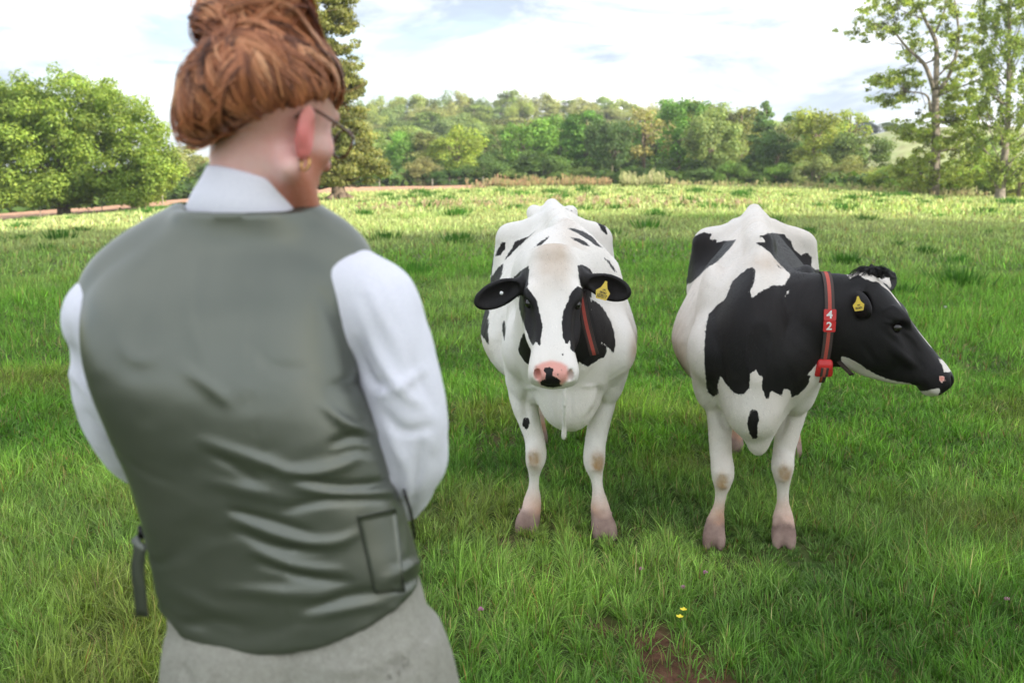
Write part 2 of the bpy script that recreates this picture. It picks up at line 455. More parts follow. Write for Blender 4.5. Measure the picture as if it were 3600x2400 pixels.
def build_terrain():
    th = np.concatenate([np.linspace(-math.pi, -.62, 26)[:-1], np.linspace(-.62, .62, 241), np.linspace(.62, math.pi, 26)[1:]])
    rad = np.concatenate([[0.02], np.geomspace(.5, 12, 74), np.geomspace(12.3, 122, 90), np.geomspace(124, 3000, 60)])
    TH, RR = np.meshgrid(th, rad, indexing='ij'); X = np.sin(TH) * RR; Y = np.cos(TH) * RR
    Z = terrain(X, Y) + np.where(RR < 60, bumps(X, Y), (vnoise(np.stack([X, Y], -1), .05, 9) - .5) * np.clip((RR - 125) / 100, 0, 1) * 1.5)
    near = (np.hypot(X - .25, Y - 4.4) < 0)  # keep level
    V = np.stack([X, Y, Z], -1).reshape(-1, 3); n, m = TH.shape
    i, j = np.meshgrid(np.arange(n - 1), np.arange(m - 1), indexing='ij'); i = i.ravel(); j = j.ravel()
    F = np.stack([i * m + j, (i + 1) * m + j, (i + 1) * m + j + 1, i * m + j + 1], 1)
    m_, t, b = new_mat('pasture_ground')
    tcn = NN(t, 'ShaderNodeTexCoord'); O = tcn.outputs['Object']
    at = NN(t, 'ShaderNodeAttribute', attribute_name='bare')
    big = NOISE(t, O, .12, 4, .6); mid = NOISE(t, O, 1.3, 5, .65); fn = NOISE(t, O, 18, 5, .7)
    g = RAMP(t, mid, [(.30, (.030, .070, .012)), (.50, (.060, .120, .020)), (.68, (.110, .150, .040))])
    g = MIX(t, RAMP(t, fn, [(.35, (0, 0, 0)), (.7, (1, 1, 1))]), g, (.08, .10, .035))
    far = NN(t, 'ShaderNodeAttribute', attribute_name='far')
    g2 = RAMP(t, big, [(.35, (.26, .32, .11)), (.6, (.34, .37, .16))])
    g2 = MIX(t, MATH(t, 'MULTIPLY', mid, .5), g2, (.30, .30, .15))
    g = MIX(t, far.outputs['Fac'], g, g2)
    soil = RAMP(t, fn, [(.3, (.045, .022, .012)), (.6, (.15, .075, .045)), (.75, (.22, .13, .085))])
    LK(t, MIX(t, at.outputs['Fac'], g, soil), b.inputs['Base Color'])
    b.inputs['Roughness'].default_value = .95; b.inputs['Specular IOR Level'].default_value = .15
    bn = NN(t, 'ShaderNodeBump'); bn.inputs['Strength'].default_value = .8; bn.inputs['Distance'].default_value = .03
    LK(t, fn, bn.inputs['Height']); LK(t, bn.outputs[0], b.inputs['Normal'])
    R2 = np.hypot(V[:, 0], V[:, 1])
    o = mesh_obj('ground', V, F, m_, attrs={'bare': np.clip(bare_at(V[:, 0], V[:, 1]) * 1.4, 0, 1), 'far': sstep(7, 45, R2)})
    tag(o, kind='structure')
    # ploughed field beyond the pasture, its furrows as real ridges
    q = np.linspace(-900, 1720, 140); dd = np.linspace(0, 1, 60)
    Q, T = np.meshgrid(q, dd, indexing='ij')
    D0 = 86 + 0 * Q; D1 = np.interp(Q, [-900, 700, 1200, 1720], [124, 123, 122, 121])
    D = D0 + (D1 - D0) * T; sx = (Q - 1800) / 3551; Y = D / np.hypot(1, sx); X = Y * sx
    Z = terrain(X, Y) + .05 + .10 * np.abs(np.sin(D * 3.0)) * (.6 + .8 * vnoise(np.stack([X, Y], -1), .8, 4))
    Z[0, :] -= .3; Z[-1, :] -= .3; Z[:, 0] -= .3; Z[:, -1] -= .3
    V = np.stack([X, Y, Z], -1).reshape(-1, 3); n, m = Q.shape
    i, j = np.meshgrid(np.arange(n - 1), np.arange(m - 1), indexing='ij'); i = i.ravel(); j = j.ravel()
    F = np.stack([i * m + j, (i + 1) * m + j, (i + 1) * m + j + 1, i * m + j + 1], 1)
    o = mesh_obj('ploughed_field', V, F, simple_mat('ploughed_soil', (.46, .25, .145), .95, .3, 1.2, .6, bscale=6))
    tag(o, kind='structure')
build_terrain()

# ================================================================= grass
def grass_material(name, sat=1.0):
    m, t, b = new_mat(name)
    at = NN(t, 'ShaderNodeAttribute', attribute_name='tint')
    LK(t, at.outputs['Color'], b.inputs['Base Color'])
    b.inputs['Roughness'].default_value = .5; b.inputs['Specular IOR Level'].default_value = .25
    tr = NN(t, 'ShaderNodeBsdfTranslucent'); LK(t, MIX(t, 1.0, at.outputs['Color'], (1.1, 1.25, .5), 'MULTIPLY'), tr.inputs['Color'])
    mx = NN(t, 'ShaderNodeMixShader'); mx.inputs[0].default_value = .38
    LK(t, b.outputs[0], mx.inputs[1]); LK(t, tr.outputs[0], mx.inputs[2]); LK(t, mx.outputs[0], t.nodes['Material Output'].inputs[0])
    return m
M_grass = grass_material('grass_blades')
def grass_zone(d0, d1, dens, h, w, nseg, seed, halfang=.56, clump=.35, tmax=10**9, lean=.55):
    """blades of grass between distances d0..d1, in clumps; returns V, F, colour"""
    r = np.random.default_rng(seed)
    area = halfang * (d1 * d1 - d0 * d0); n = int(area * dens)
    R_ = np.sqrt(r.uniform(d0 * d0, d1 * d1, n)); A = r.uniform(-halfang, halfang, n)
    x = np.sin(A) * R_; y = np.cos(A) * R_; p2 = np.stack([x, y], -1)
    hfield = np.clip((vnoise(p2, 1.5, 31, 3) - .5) * 1.9 + .5, 0, 1.1); cl = vnoise(p2, 5.5, 32, 2); big = vnoise(p2, .28, 33, 2)
    keep = (r.random(n) < np.clip(.62 + 1.2 * (cl - .35), .45, 1)) & (r.random(n) > bare_at(x, y) * .96)
    keep &= ~((np.abs(x) < .45) & (y < 2.2) & False)
    x, y, R_, hfield, cl, big, p2 = (a[keep] for a in (x, y, R_, hfield, cl, big, p2)); n = len(x)
    # blades grow in tufts: pull each towards the nearest tuft centre and lean away from it
    cell = .085 * (1 + d0 * .03); ci = np.floor(p2 / cell); hx = _hash(ci[:, 0].astype(np.int64), ci[:, 1].astype(np.int64), 5, 40); hy = _hash(ci[:, 0].astype(np.int64), ci[:, 1].astype(np.int64), 6, 41)
    ht = _hash(ci[:, 0].astype(np.int64), ci[:, 1].astype(np.int64), 7, 42)
    cx = (ci[:, 0] + hx) * cell; cy = (ci[:, 1] + hy) * cell
    dx, dy = x - cx, y - cy; x = cx + dx * (1 - clump); y = cy + dy * (1 - clump)
    H = h * (.58 + .85 * hfield + .35 * ht + .35 * sstep(.3, 1.6, x) * (y < 4.6)) * r.uniform(.45, 1.30, n)
    hv = np.array([PG(a_, b_)[:2] for a_, b_ in ((1852, 1855), (2124, 1878), (2510, 1908), (2755, 1900))]); dh = np.min([np.hypot((x - q[0]) / 1.0, (y - q[1] + .16) / 1.8) for q in hv], 0); H = H * (.40 + .60 * sstep(.07, .27, dh))
    tall = (r.random(n) < .02) ; H = np.where(tall, H * r.uniform(1.4, 2.1, n), H)
    az = np.arctan2(dy, dx) + r.normal(0, .9, n); ln = np.abs(r.normal(lean, .30, n)) * H
    wd = w * r.uniform(.6, 1.3, n) * (1 + R_ / 60)
    z0 = terrain(x, y) + bumps(x, y) * (R_ < 60) - .008
    base = np.stack([x, y, z0], -1); ld = np.stack([np.cos(az), np.sin(az), 0 * az], -1)
    fa = az + np.pi / 2 + r.normal(0, .9, n); sd = np.stack([np.cos(fa), np.sin(fa), 0 * fa], -1)
    pts = []; ts = np.linspace(0, 1, nseg + 1)
    curl = r.uniform(1.3, 2.6, n)
    for t in ts:
        c = base + np.stack([0 * x, 0 * x, H * (t - .28 * t * t * (ln / H > .5))], -1) + ld * (ln * t ** curl)[:, None]
        ww = wd * (1 - t ** 1.6) * .5
        if t < 1: pts += [c - sd * ww[:, None], c + sd * ww[:, None]]
        else: pts += [c]
    k = len(pts); V = np.stack(pts, 1).reshape(-1, 3)
    b0 = np.arange(n)[:, None] * k; F = []
    for s in range(nseg - 1): F += [b0 + np.array([[2 * s, 2 * s + 1, 2 * s + 3]]), b0 + np.array([[2 * s, 2 * s + 3, 2 * s + 2]])]
    F.append(b0 + np.array([[2 * nseg - 2, 2 * nseg - 1, 2 * nseg]])); F = np.vstack(F)
    # colours: fresh green, some straw, yellower where the sward is thin and far away
    g1 = np.array([.115, .270, .035]); g2 = np.array([.235, .425, .075]); g3 = np.array([.40, .455, .20]); straw = np.array([.42, .34, .17]); rust = np.array([.30, .14, .07])
    u = np.clip(.55 * r.random(n) + .9 * (np.where(R_ < 9, hfield, .5 + .4 * (hfield - .5)) - .25) * .8 + .25 * ht - .1, 0, 1)[:, None]
    col = g1 * (1 - u) + g2 * u
    yl = np.clip((big - .5) * 1.4 + sstep(12, 34, R_) * .95 + (r.random(n) < .12) * .35, 0, 1)[:, None]; col = col * (1 - yl) + g3 * yl * (.75 + .5 * r.random(n)[:, None])
    dk = np.clip((.42 - hfield) * 1.6, 0, .55)[:, None]; col = col * (1 - dk * .2)
    worn = np.clip((vnoise(p2, .9, 55, 2) - .60) * 5, 0, 1) * (R_ < 9); col = col * (1 - .45 * worn[:, None]) + np.array([.26, .22, .08]) * .45 * worn[:, None]; H_ = 0
    st = (r.random(n) < (.050 + .10 * sstep(12, 50, R_) + .10 * bare_at(x, y) + .05 * (cl < .35)))
    col = np.where(st[:, None], straw * r.uniform(.6, 1.1, (n, 1)), col)
    ru = r.random(n) < .012; col = np.where(ru[:, None], rust, col)
    col = col * np.exp(r.normal(0, .36, (n, 1))) * (1 + (hfield[:, None] - .5) * np.array([.5, .35, .3]) * np.where(R_ < 7.5, 1, .35)[:, None])
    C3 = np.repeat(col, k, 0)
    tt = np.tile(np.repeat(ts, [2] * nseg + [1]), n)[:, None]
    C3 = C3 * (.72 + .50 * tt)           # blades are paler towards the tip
    return V, F, C3
def build_grass():
    zs = [grass_zone(2.55, 5.6, 14500, .076, .0048, 2, 1, halfang=.70), grass_zone(2.55, 5.6, 12500, .042, .0050, 1, 11, lean=.9, halfang=.70), grass_zone(5.6, 9, 5800, .074, .0072, 2, 2, halfang=.64), grass_zone(5.6, 9, 5000, .045, .008, 1, 12, lean=.9), grass_zone(9, 18, 1700, .10, .011, 1, 3),
          grass_zone(18, 40, 260, .12, .024, 1, 4), grass_zone(40, 88, 52, .17, .055, 1, 5)]
    Vs, Fs, Cs, o = [], [], [], 0
    for V, F, c in zs: Vs.append(V); Fs.append(F + o); Cs.append(c); o += len(V)
    print('grass tris', sum(len(f) for f in Fs))
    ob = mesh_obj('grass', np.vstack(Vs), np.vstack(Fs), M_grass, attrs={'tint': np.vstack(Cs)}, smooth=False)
    tag(ob, 'green pasture grass growing all over the field', 'grass', kind='stuff')
build_grass()
print('grass', time.time() - T0)
# ================================================================= cows
def coat_material(name, tint):
    m, t, b = new_mat(name)
    tcn = NN(t, 'ShaderNodeTexCoord')
    at = NN(t, 'ShaderNodeAttribute', attribute_name='black')
    hair = NN(t, 'ShaderNodeMapping'); hair.inputs['Scale'].default_value = (1, 1, 0.35); LK(t, tcn.outputs['Object'], hair.inputs[0])
    nz = NOISE(t, hair.outputs[0], 90, 3, 0.6)
    nb = NOISE(t, tcn.outputs['Object'], 14, 3, 0.6)
    s = MATH(t, 'ADD', at.outputs['Fac'], MATH(t, 'MULTIPLY', MATH(t, 'SUBTRACT', nz, 0.5), 0.014))
    s = MATH(t, 'ADD', s, MATH(t, 'MULTIPLY', MATH(t, 'SUBTRACT', nb, 0.5), 0.006))
    mask = MATH(t, 'MULTIPLY_ADD', s, 330, 0.5, clamp=True)
    pk = NN(t, 'ShaderNodeAttribute', attribute_name='pink')
    dt = NN(t, 'ShaderNodeAttribute', attribute_name='dirt')
    big = NOISE(t, tcn.outputs['Object'], 3.0, 4, 0.6)
    white = MIX(t, RAMP(t, big, [(0.35, (0, 0, 0)), (0.7, (1, 1, 1))]), (0.84, 0.79, 0.73), (0.87, 0.84, 0.80))
    fine = NOISE(t, hair.outputs[0], 220, 2, 0.7)
    white = MIX(t, MATH(t, 'MULTIPLY', fine, 0.22), white, (0.66, 0.60, 0.54))
    white = MIX(t, MATH(t, 'MULTIPLY', dt.outputs['Fac'], MATH(t, 'ADD', MATH(t, 'MULTIPLY', nb, 0.9), 0.40), clamp=True), white, (0.40, 0.245, 0.115))
    white = MIX(t, pk.outputs['Fac'], white, (0.76, 0.31, 0.25))
    hn = NN(t, 'ShaderNodeAttribute', attribute_name='horn')
    white = MIX(t, hn.outputs['Fac'], white, RAMP(t, nb, [(.3, (.20, .125, .105)), (.7, (.36, .25, .21))]))
    black = MIX(t, RAMP(t, big, [(0.4, (0, 0, 0)), (0.75, (1, 1, 1))]), (0.006, 0.0055, 0.006), (0.015, 0.011, 0.011))
    black = MIX(t, MATH(t, 'MULTIPLY', fine, 0.35), black, (0.026, 0.021, 0.020))
    tn = NN(t, 'ShaderNodeAttribute', attribute_name='tone')
    tm = MATH(t, 'ADD', MATH(t, 'MULTIPLY', tn.outputs['Fac'], .36), .82); cc = NN(t, 'ShaderNodeCombineXYZ')
    for q_ in range(3): LK(t, tm, cc.inputs[q_])
    LK(t, MIX(t, 1.0, MIX(t, mask, white, black), cc.outputs[0], 'MULTIPLY'), b.inputs['Base Color'])
    LK(t, MATH(t, 'SUBTRACT', 0.72, MATH(t, 'MULTIPLY', mask, 0.16)), b.inputs['Roughness'])
    b.inputs['Specular IOR Level'].default_value = 0.28
    b.inputs['Sheen Weight'].default_value = 0.0
    b.inputs['Subsurface Weight'].default_value = 0.0
    bn = NN(t, 'ShaderNodeBump'); bn.inputs['Strength'].default_value = 0.35; bn.inputs['Distance'].default_value = 0.003
    hh = MATH(t, 'ADD', MATH(t, 'MULTIPLY', fine, 0.5), MATH(t, 'MULTIPLY', nz, 0.6))
    LK(t, hh, bn.inputs['Height']); LK(t, bn.outputs[0], b.inputs['Normal'])
    return m
M_coat = coat_material('coat', 0)
M_eye = simple_mat('cow_eye', (0.012, 0.009, 0.008), 0.06, 0.1, spec=0.8)
M_claw = simple_mat('claw_horn', (0.30, 0.20, 0.165), 0.6, 0.35, 25, 0.3)

def torso_stations(zs):
    #  y,     w,    top,       bot,  mid,  nt,  nb
    return [
        (-0.33, .050, 1.06, .80, .93, 2.0, 2.0),
        (-0.27, .135, 1.17, .64, .90, 2.0, 1.8),
        (-0.16, .200, 1.26, .555, .90, 1.6, 1.7),
        (-0.02, .235, 1.335, .545, .88, 1.4, 1.75),
        (0.14, .262, 1.375 + zs, .56, .86, 1.3, 1.9),
        (0.35, .318, 1.385 + zs, .545, .83, 1.3, 2.0),
        (0.62, .388, 1.385 + zs, .515, .80, 1.38, 2.0),
        (0.90, .418, 1.395 + zs, .505, .80, 1.40, 2.0),
        (1.12, .385, 1.41 + zs, .56, .84, 1.4, 2.0),
        (1.32, .335, 1.41 + zs, .66, .90, 1.4, 2.0),
        (1.50, .320, 1.44 + zs, .78, .98, 1.42, 2.0),
        (1.68, .275, 1.46 + zs, .86, 1.05, 1.4, 2.0),
        (1.82, .185, 1.44 + zs, .95, 1.12, 1.4, 2.0),
        (1.88, .060, 1.36 + zs, 1.05, 1.18, 2.0, 2.0)]

HEAD = [  # a, w, top, bot, mid, nt, nb
    (-.035, .040, .005, -.07, -.03, 2.0, 2.0),
    (-.005, .078, .030, -.13, -.03, 2.2, 2.0),
    (.050, .100, .045, -.185, -.03, 2.5, 2.0),
    (.110, .110, .052, -.245, -.03, 2.6, 2.0),
    (.170, .113, .053, -.268, -.035, 2.6, 1.9),
    (.230, .107, .048, -.268, -.035, 2.5, 1.9),
    (.290, .096, .042, -.248, -.035, 2.4, 1.9),
    (.350, .086, .036, -.212, -.035, 2.4, 2.0),
    (.410, .086, .032, -.165, -.035, 2.6, 2.1),
    (.460, .094, .031, -.108, -.035, 3.2, 2.3),
    (.505, .098, .025, -.092, -.035, 3.6, 2.6),
    (.535, .087, .010, -.082, -.04, 3.4, 2.5),
    (.548, .050, -.012, -.074, -.045, 2.4, 2.2)]

class Cow:
    """signed-distance cow in a frame at the front feet; local -y is forward"""
    def __init__(s, org, yaw):
        s.org = np.array(org, float); c, n = math.cos(yaw), math.sin(yaw)
        s.R = np.array([[c, -n, 0], [n, c, 0], [0, 0, 1.0]])      # local -> world
        s.yaw = yaw
    def L(s, p): return (np.asarray(p, float) - s.org) @ s.R
    def Ld(s, d): return np.asarray(d, float) @ s.R
    def W(s, p): return np.asarray(p, float) @ s.R.T + s.org
    def px(s, px, py, Y): return s.L(P(px, py, Y))

def cow_body(C, head_org, head_ax, head_up, neck, legs, rear, ears, fine, zs=0.0, hs=1.0, pins=1.39, extras=None, tail=True, loose=None):
    """C Cow; head_* local; neck list of (points, radii, k); legs list of px chains; ears list"""
    xs = axis_coords(-0.62, 0.62, 0.011, fine[0]) if fine[0] else np.arange(-.5, .5, .011)
    lo = min(-0.9, head_org[0] - .3); 
    xs = axis_coords(min(-0.47, fine[0][0][0]), max(0.47, fine[0][0][1]), 0.013, fine[0])
    ys = axis_coords(min(-0.45, fine[1][0][0]), 2.02, 0.013, fine[1])
    zz = axis_coords(-0.03, 1.56, 0.012, fine[2])
    G = Field(xs, ys, zz)
    G.loft(torso_stations(zs), 0.0)
    # hooks, pins, tail head, spine ridge
    for sx in (-1, 1):
        G.cone((sx * .10, 1.44, 1.35 + zs), (sx * .262, 1.46, 1.275 + zs), .045, .052, .07)
        G.cone((sx * .26, 1.47, 1.25 + zs), (sx * .24, 1.66, 1.0), .055, .12, .10)
        G.ell((sx * .115, 1.80, pins), (.045, .075, .05), .07)
        # haunch / thigh
        G.ell((sx * .20, 1.55, .98), (.14, .27, .30), .12)
        # shoulder blade and upper arm
        G.ell((sx * .200, .10, 1.00), (.070, .17, .25), .10)
        G.ell((sx * .205, -.10, .88), (.085, .12, .12), .09)
        G.ell((sx * .19, .06, .74), (.075, .13, .15), .08)
        # hollow in front of the hook bone and behind the shoulder
        G.ell((sx * .30, 1.24, 1.24 + zs), (.09, .13, .10), .10, op='s')
        G.ell((sx * .345, .36, .98), (.05, .10, .26), .10, op='s')
        # faint ribs
    G.path([(0, .05, 1.37 + zs), (0, .5, 1.365 + zs), (0, 1.1, 1.39 + zs), (0, 1.5, 1.40 + zs), (0, 1.80, 1.40 + zs)], [.035, .028, .024, .018, .014], .08)
    G.ell((0, 1.80, 1.415 + zs), (.030, .06, .030), .06)
    # tail
    if tail: G.path([(0, 1.83, 1.44 + zs), (0, 1.92, 1.38 + zs), (0.01, 1.95, 1.1), (0.02, 1.93, .8), (0.02, 1.92, .55)], [.035, .03, .022, .018, .03], .03)
    # udder
    G.ell((0, 1.42, .58), (.17, .22, .14), .08)
    # brisket
    G.ell((0, -.17, .66), (.105, .13, .12), .09)
    # neck
    for pts, rad, k, kw in neck: G.path(pts, rad, k, **kw)
    # legs
    for ch in legs:
        loc = []; rad = []
        for (px, py, w, Y) in ch:
            p = P(px, py, Y); dep = p[1] * CP + (CAM_H - p[2]) * SP_
            loc.append(C.L(p)); rad.append(w / 2 * dep / FPX)
        G.path(loc, rad, .05, n=(len(loc) - 1) * 4 + 1, k0=.012)
        hf = np.array(loc[-1]); hf[2] = 0.0; rr = rad[-1]
        for sg in (-1, 1):
            G.path([hf + (sg * rr * .40, .0, .075), hf + (sg * rr * .55, -.035, .040), hf + (sg * rr * .58, -.062, .008)], [rr * .42, rr * .44, rr * .30], .012, k0=.006)
            G.ell(hf + (sg * rr * .60, .055, .095), (.009, .010, .013), .010)
        G.path([hf + (0, -.12, .0), hf + (0, -.085, .045), hf + (0, -.055, .080)], [.017, .014, .006], .004, op='s')
        G.ell(hf + (0, 0, -.10), (.2, .2, .10), .004, op='s')
    for pts, rad in rear: G.path(pts, rad, .06, k0=.012)
    # head
    ax = np.asarray(head_ax, float); ax /= np.linalg.norm(ax)
    up = np.asarray(head_up, float); up -= ax * (up @ ax); up /= np.linalg.norm(up); lat = np.cross(ax, up)
    ho = np.asarray(head_org, float)
    Hd = lambda a, b, c: ho + ax * a * hs + lat * b + up * c
    Rm = np.array([ax, lat, up])
    G.loft([(r[0] * hs,) + r[1:] for r in HEAD], .05, ho, ax, lat, up)
    # poll crest, cheek, brow, lips
    G.ell(Hd(-.012, 0, .0), (.04, .075, .045), .04, Rm)
    for sg in (-1, 1):
        G.ell(Hd(.185, sg * .086, .020), (.050, .026, .030), .03, Rm)       # brow over the eye
        G.ell(Hd(.200, sg * .070, -.13), (.09, .035, .08), .05, Rm)         # cheek
        G.ell(Hd(.49, sg * .048, -.012), (.045, .036, .034), .02, Rm)       # nostril wing
        G.path([Hd(.27, sg * .085, -.055), Hd(.36, sg * .078, -.06)], [.02, .01], .03)
    G.ell(Hd(.52, 0, -.005), (.028, .070, .030), .02, Rm)
    G.ell(Hd(.500, 0, -.080), (.040, .050, .028), .02, Rm)
    for sg in (-1, 1):
        G.ell(Hd(.205, sg * .112, -.008), (.026, .022, .019), .012, Rm, op='s')
        G.ell(Hd(.300, sg * .105, .008), (.09, .022, .030), .03, Rm, op='s')  # hollow below the eye
        G.ell(Hd(.524, sg * .060, .006), (.028, .012, .018), .008, Rm, op='s')   # nostril
        G.ell(Hd(.515, sg * .064, .000), (.018, .008, .012), .010, Rm, op='s')
        G.path([Hd(.552, sg * .02, -.075), Hd(.51, sg * .085, -.082), Hd(.45, sg * .088, -.078)], [.005, .005, .004], .006, op='s')
    G.ell(Hd(.24, 0, .085), (.12, .03, .038), .04, Rm, op='s')
    # ears: (base, tip, width dir normal)
    ear_frames = []
    for (base, tip, nrm, hw) in ears:
        base = np.asarray(base, float); tip = np.asarray(tip, float)
        e1 = tip - base; L = np.linalg.norm(e1); e1 /= L
        e3 = np.asarray(nrm, float); e3 -= e1 * (e3 @ e1); e3 /= np.linalg.norm(e3); e2 = np.cross(e3, e1)
        Re = np.array([e1, e2, e3]); c = base + e1 * L * .56
        G.cone(base - e1 * .03, base + e1 * .05, .034, .027, .03)
        G.ell(c, (L * .46, hw, .024), .02, Re)
        G.ell(c + e3 * .020 + e1 * .004, (L * .41, hw * .82, .024), .006, Re, op='s')
        ear_frames.append((base, e1, e2, e3, L, hw))
    if extras: extras(G, Hd, Rm)
    V, Q = G.mesh()
    V = smooth_mesh(V, Q, 1, .4)
    return V, Q, Hd, (ax, lat, up), ear_frames
# ---- the two cows ------------------------------------------------------------
def cr(o, sx, pts): return [(o[0] + x / sx, o[1] + y / sx) for x, y in pts]
Z1 = lambda *p: cr((1640, 850), 2.8516, p)      # traced outlines: coat markings in photograph pixels
Z2 = lambda *p: cr((1600, 640), 1.8229, p)
Z3 = lambda *p: cr((2300, 640), 1.8236, p)
ZH = lambda *p: cr((2780, 880), 2.903, p)
Z4 = lambda *p: cr((1600, 1300), 1.68, p)
def union_sd(px, polys):
    r = np.full(len(px), -1e3)
    for q in polys: r = np.maximum(r, poly_sd(px, q))
    return r
def gauss(px, cx, cy, sx, sy): return np.exp(-((px[:, 0] - cx) / sx) ** 2 - ((px[:, 1] - cy) / sy) ** 2)
def head_region(V, ho, fr, ears, a0=-.08, cmin=-.27):
    ax, lat, up = fr; d = V - ho
    a, b, c = d @ ax, d @ lat, d @ up
    head = (a > a0) & (a < .62) & (np.abs(b) < .17) & (c > cmin) & (c < .12)
    ear = np.zeros(len(V), bool)
    for (base, e1, e2, e3, L, hw) in ears:
        q = V - base; t = q @ e1
        ear |= (t > .045) & (t < L * 1.1) & (np.linalg.norm(q - t[:, None] * e1, axis=1) < hw * 1.35)
    return a, b, c, head, ear

def finish_cow(C, V, Q, black, pink, dirt, label, fr=None, ho=None, seed=1, fl=()):
    N = vnormals(V, Q); px_ = PX(C.W(V)); facing = sstep(.0, .35, -(N @ C.Ld((0, 1, 0))) + .2 * N[:, 2])
    torso_ = (V[:, 2] > .5) & (V[:, 1] > .25) & (V[:, 1] < 1.3)
    ribs = .0022 * np.sin(V[:, 1] * 62 + 4 * V[:, 2]) * torso_ * sstep(.2, .32, np.abs(V[:, 0])) * sstep(1.25, 1.0, V[:, 2])
    lumps = (vnoise(V, 6, 40, 2) - .5) * .014 + (vnoise(V, 19, 41, 2) - .5) * .005
    headish = (np.linalg.norm(V - ho, axis=1) < .62) & (V[:, 1] < -.05)
    lumps = np.where(headish, lumps * .35, lumps)
    V = V + N * (folds(px_, fl) * facing + ribs + lumps * sstep(.05, .2, V[:, 2]))[:, None]
    root = empty('cow', tuple(C.org), C.yaw)
    tag(root, label, 'cow', 'dairy cows in the pasture')
    horn = sstep(.135, .085, V[:, 2] + (vnoise(V, 30, 8) - .5) * .04)
    b = mesh_obj('body', V, Q, M_coat, None, attrs={'black': black, 'pink': pink, 'dirt': dirt, 'tone': np.full(len(V), .5), 'horn': horn})
    b.parent = root
    # short coat hair lying along the body
    r = np.random.default_rng(seed); N = vnormals(V, Q)
    A = .5 * np.linalg.norm(np.cross(V[Q[:, 2]] - V[Q[:, 0]], V[Q[:, 3]] - V[Q[:, 1]]), axis=1)
    fc = r.choice(len(Q), size=115000, p=A / A.sum()); uv = r.random((115000, 2)); q = Q[fc]; w = [(1 - uv[:, 0]) * (1 - uv[:, 1]), uv[:, 0] * (1 - uv[:, 1]), uv[:, 0] * uv[:, 1], (1 - uv[:, 0]) * uv[:, 1]]
    mixv = lambda a: sum((a[q[:, i]] * (w[i][:, None] if a.ndim > 1 else w[i])) for i in range(4))
    p = mixv(V); nn = mixv(N); nn /= np.linalg.norm(nn, axis=1)[:, None]
    d = np.tile(np.array([0, .55, -.8]), (len(p), 1)); hh = (np.linalg.norm(p - ho, axis=1) < .62) & (((p - ho) @ fr[0]) > -.05) & (p[:, 1] < 0); d[hh] = -fr[0] * .3 + fr[0] * 1.2 * np.sign(.20 - ((p[hh] - ho) @ fr[0]))[:, None] * -1
    d = d + r.normal(size=d.shape) * .22 + (vnoise(p, 9, 5)[:, None] - .5) * np.array([1.2, .3, .3]); d -= nn * (d * nn).sum(1)[:, None]; d /= np.linalg.norm(d, axis=1)[:, None] + 1e-9
    s_ = np.cross(nn, d); L = r.uniform(.007, .013, len(p))[:, None]; L = np.where(hh[:, None], L * .7, L); wd = r.uniform(.0007, .0014, len(p))[:, None]
    base = p - nn * .0008; tip = p + d * L + nn * L * r.uniform(.12, .34, (len(p), 1))
    HV = np.stack([base - s_ * wd, base + s_ * wd, tip], 1).reshape(-1, 3); rep3 = lambda a: np.repeat(mixv(a), 3)
    kp = p[:, 2] > .10; HV = HV.reshape(-1, 9)[kp].reshape(-1, 3); q = q[kp]; w = [w_[kp] for w_ in w]; p = p[kp]
    ch = mesh_obj('coat_hair', HV, np.arange(len(HV)).reshape(-1, 3), M_coat, None, attrs={'black': rep3(black), 'pink': rep3(pink), 'dirt': rep3(dirt), 'horn': rep3(horn), 'tone': np.repeat(np.clip(.5 + r.normal(0, .45, len(p)), -.3, 1.5), 3)}, smooth=False)
    ch.parent = root; ch['kind'] = 'stuff'
    return root
def child(name, V, F, mat, root, **kw):
    o = mesh_obj(name, V, F, mat, None, **kw); o.parent = root
    return o
def ball(c, r, n=16, sc_=(1, 1, 1)):
    u = np.linspace(0, np.pi, n); v = np.linspace(0, 2 * np.pi, 2 * n, endpoint=False)
    U, W = np.meshgrid(u, v, indexing='ij')
    V = np.stack([np.sin(U) * np.cos(W) * sc_[0], np.sin(U) * np.sin(W) * sc_[1], np.cos(U) * sc_[2]], -1).reshape(-1, 3) * r + np.asarray(c)
    i, j = np.meshgrid(np.arange(n - 1), np.arange(2 * n), indexing='ij'); i = i.ravel(); j = j.ravel(); k = (j + 1) % (2 * n); m = 2 * n
    return V, np.stack([i * m + j, (i + 1) * m + j, (i + 1) * m + k, i * m + k], 1)
def strip(path, side, w, thick, nrm):
    """strap of rectangular section along path; side/nrm (N,3) or (3,)"""
    path = np.asarray(path, float); n = len(path)
    side = np.broadcast_to(np.asarray(side, float), (n, 3)); nrm = np.broadcast_to(np.asarray(nrm, float), (n, 3)); w = np.broadcast_to(np.asarray(w, float), (n,))[:, None]
    ring = np.stack([path - side * w / 2 - nrm * thick / 2, path + side * w / 2 - nrm * thick / 2, path + side * w / 2 + nrm * thick / 2, path - side * w / 2 + nrm * thick / 2], 1)
    V = ring.reshape(-1, 3); F = []
    for i in range(n - 1):
        for j in range(4): F.append((i * 4 + j, i * 4 + (j + 1) % 4, (i + 1) * 4 + (j + 1) % 4, (i + 1) * 4 + j))
    F.append((0, 3, 2, 1)); F.append(((n - 1) * 4, (n - 1) * 4 + 1, (n - 1) * 4 + 2, (n - 1) * 4 + 3))
    return V, np.array(F)
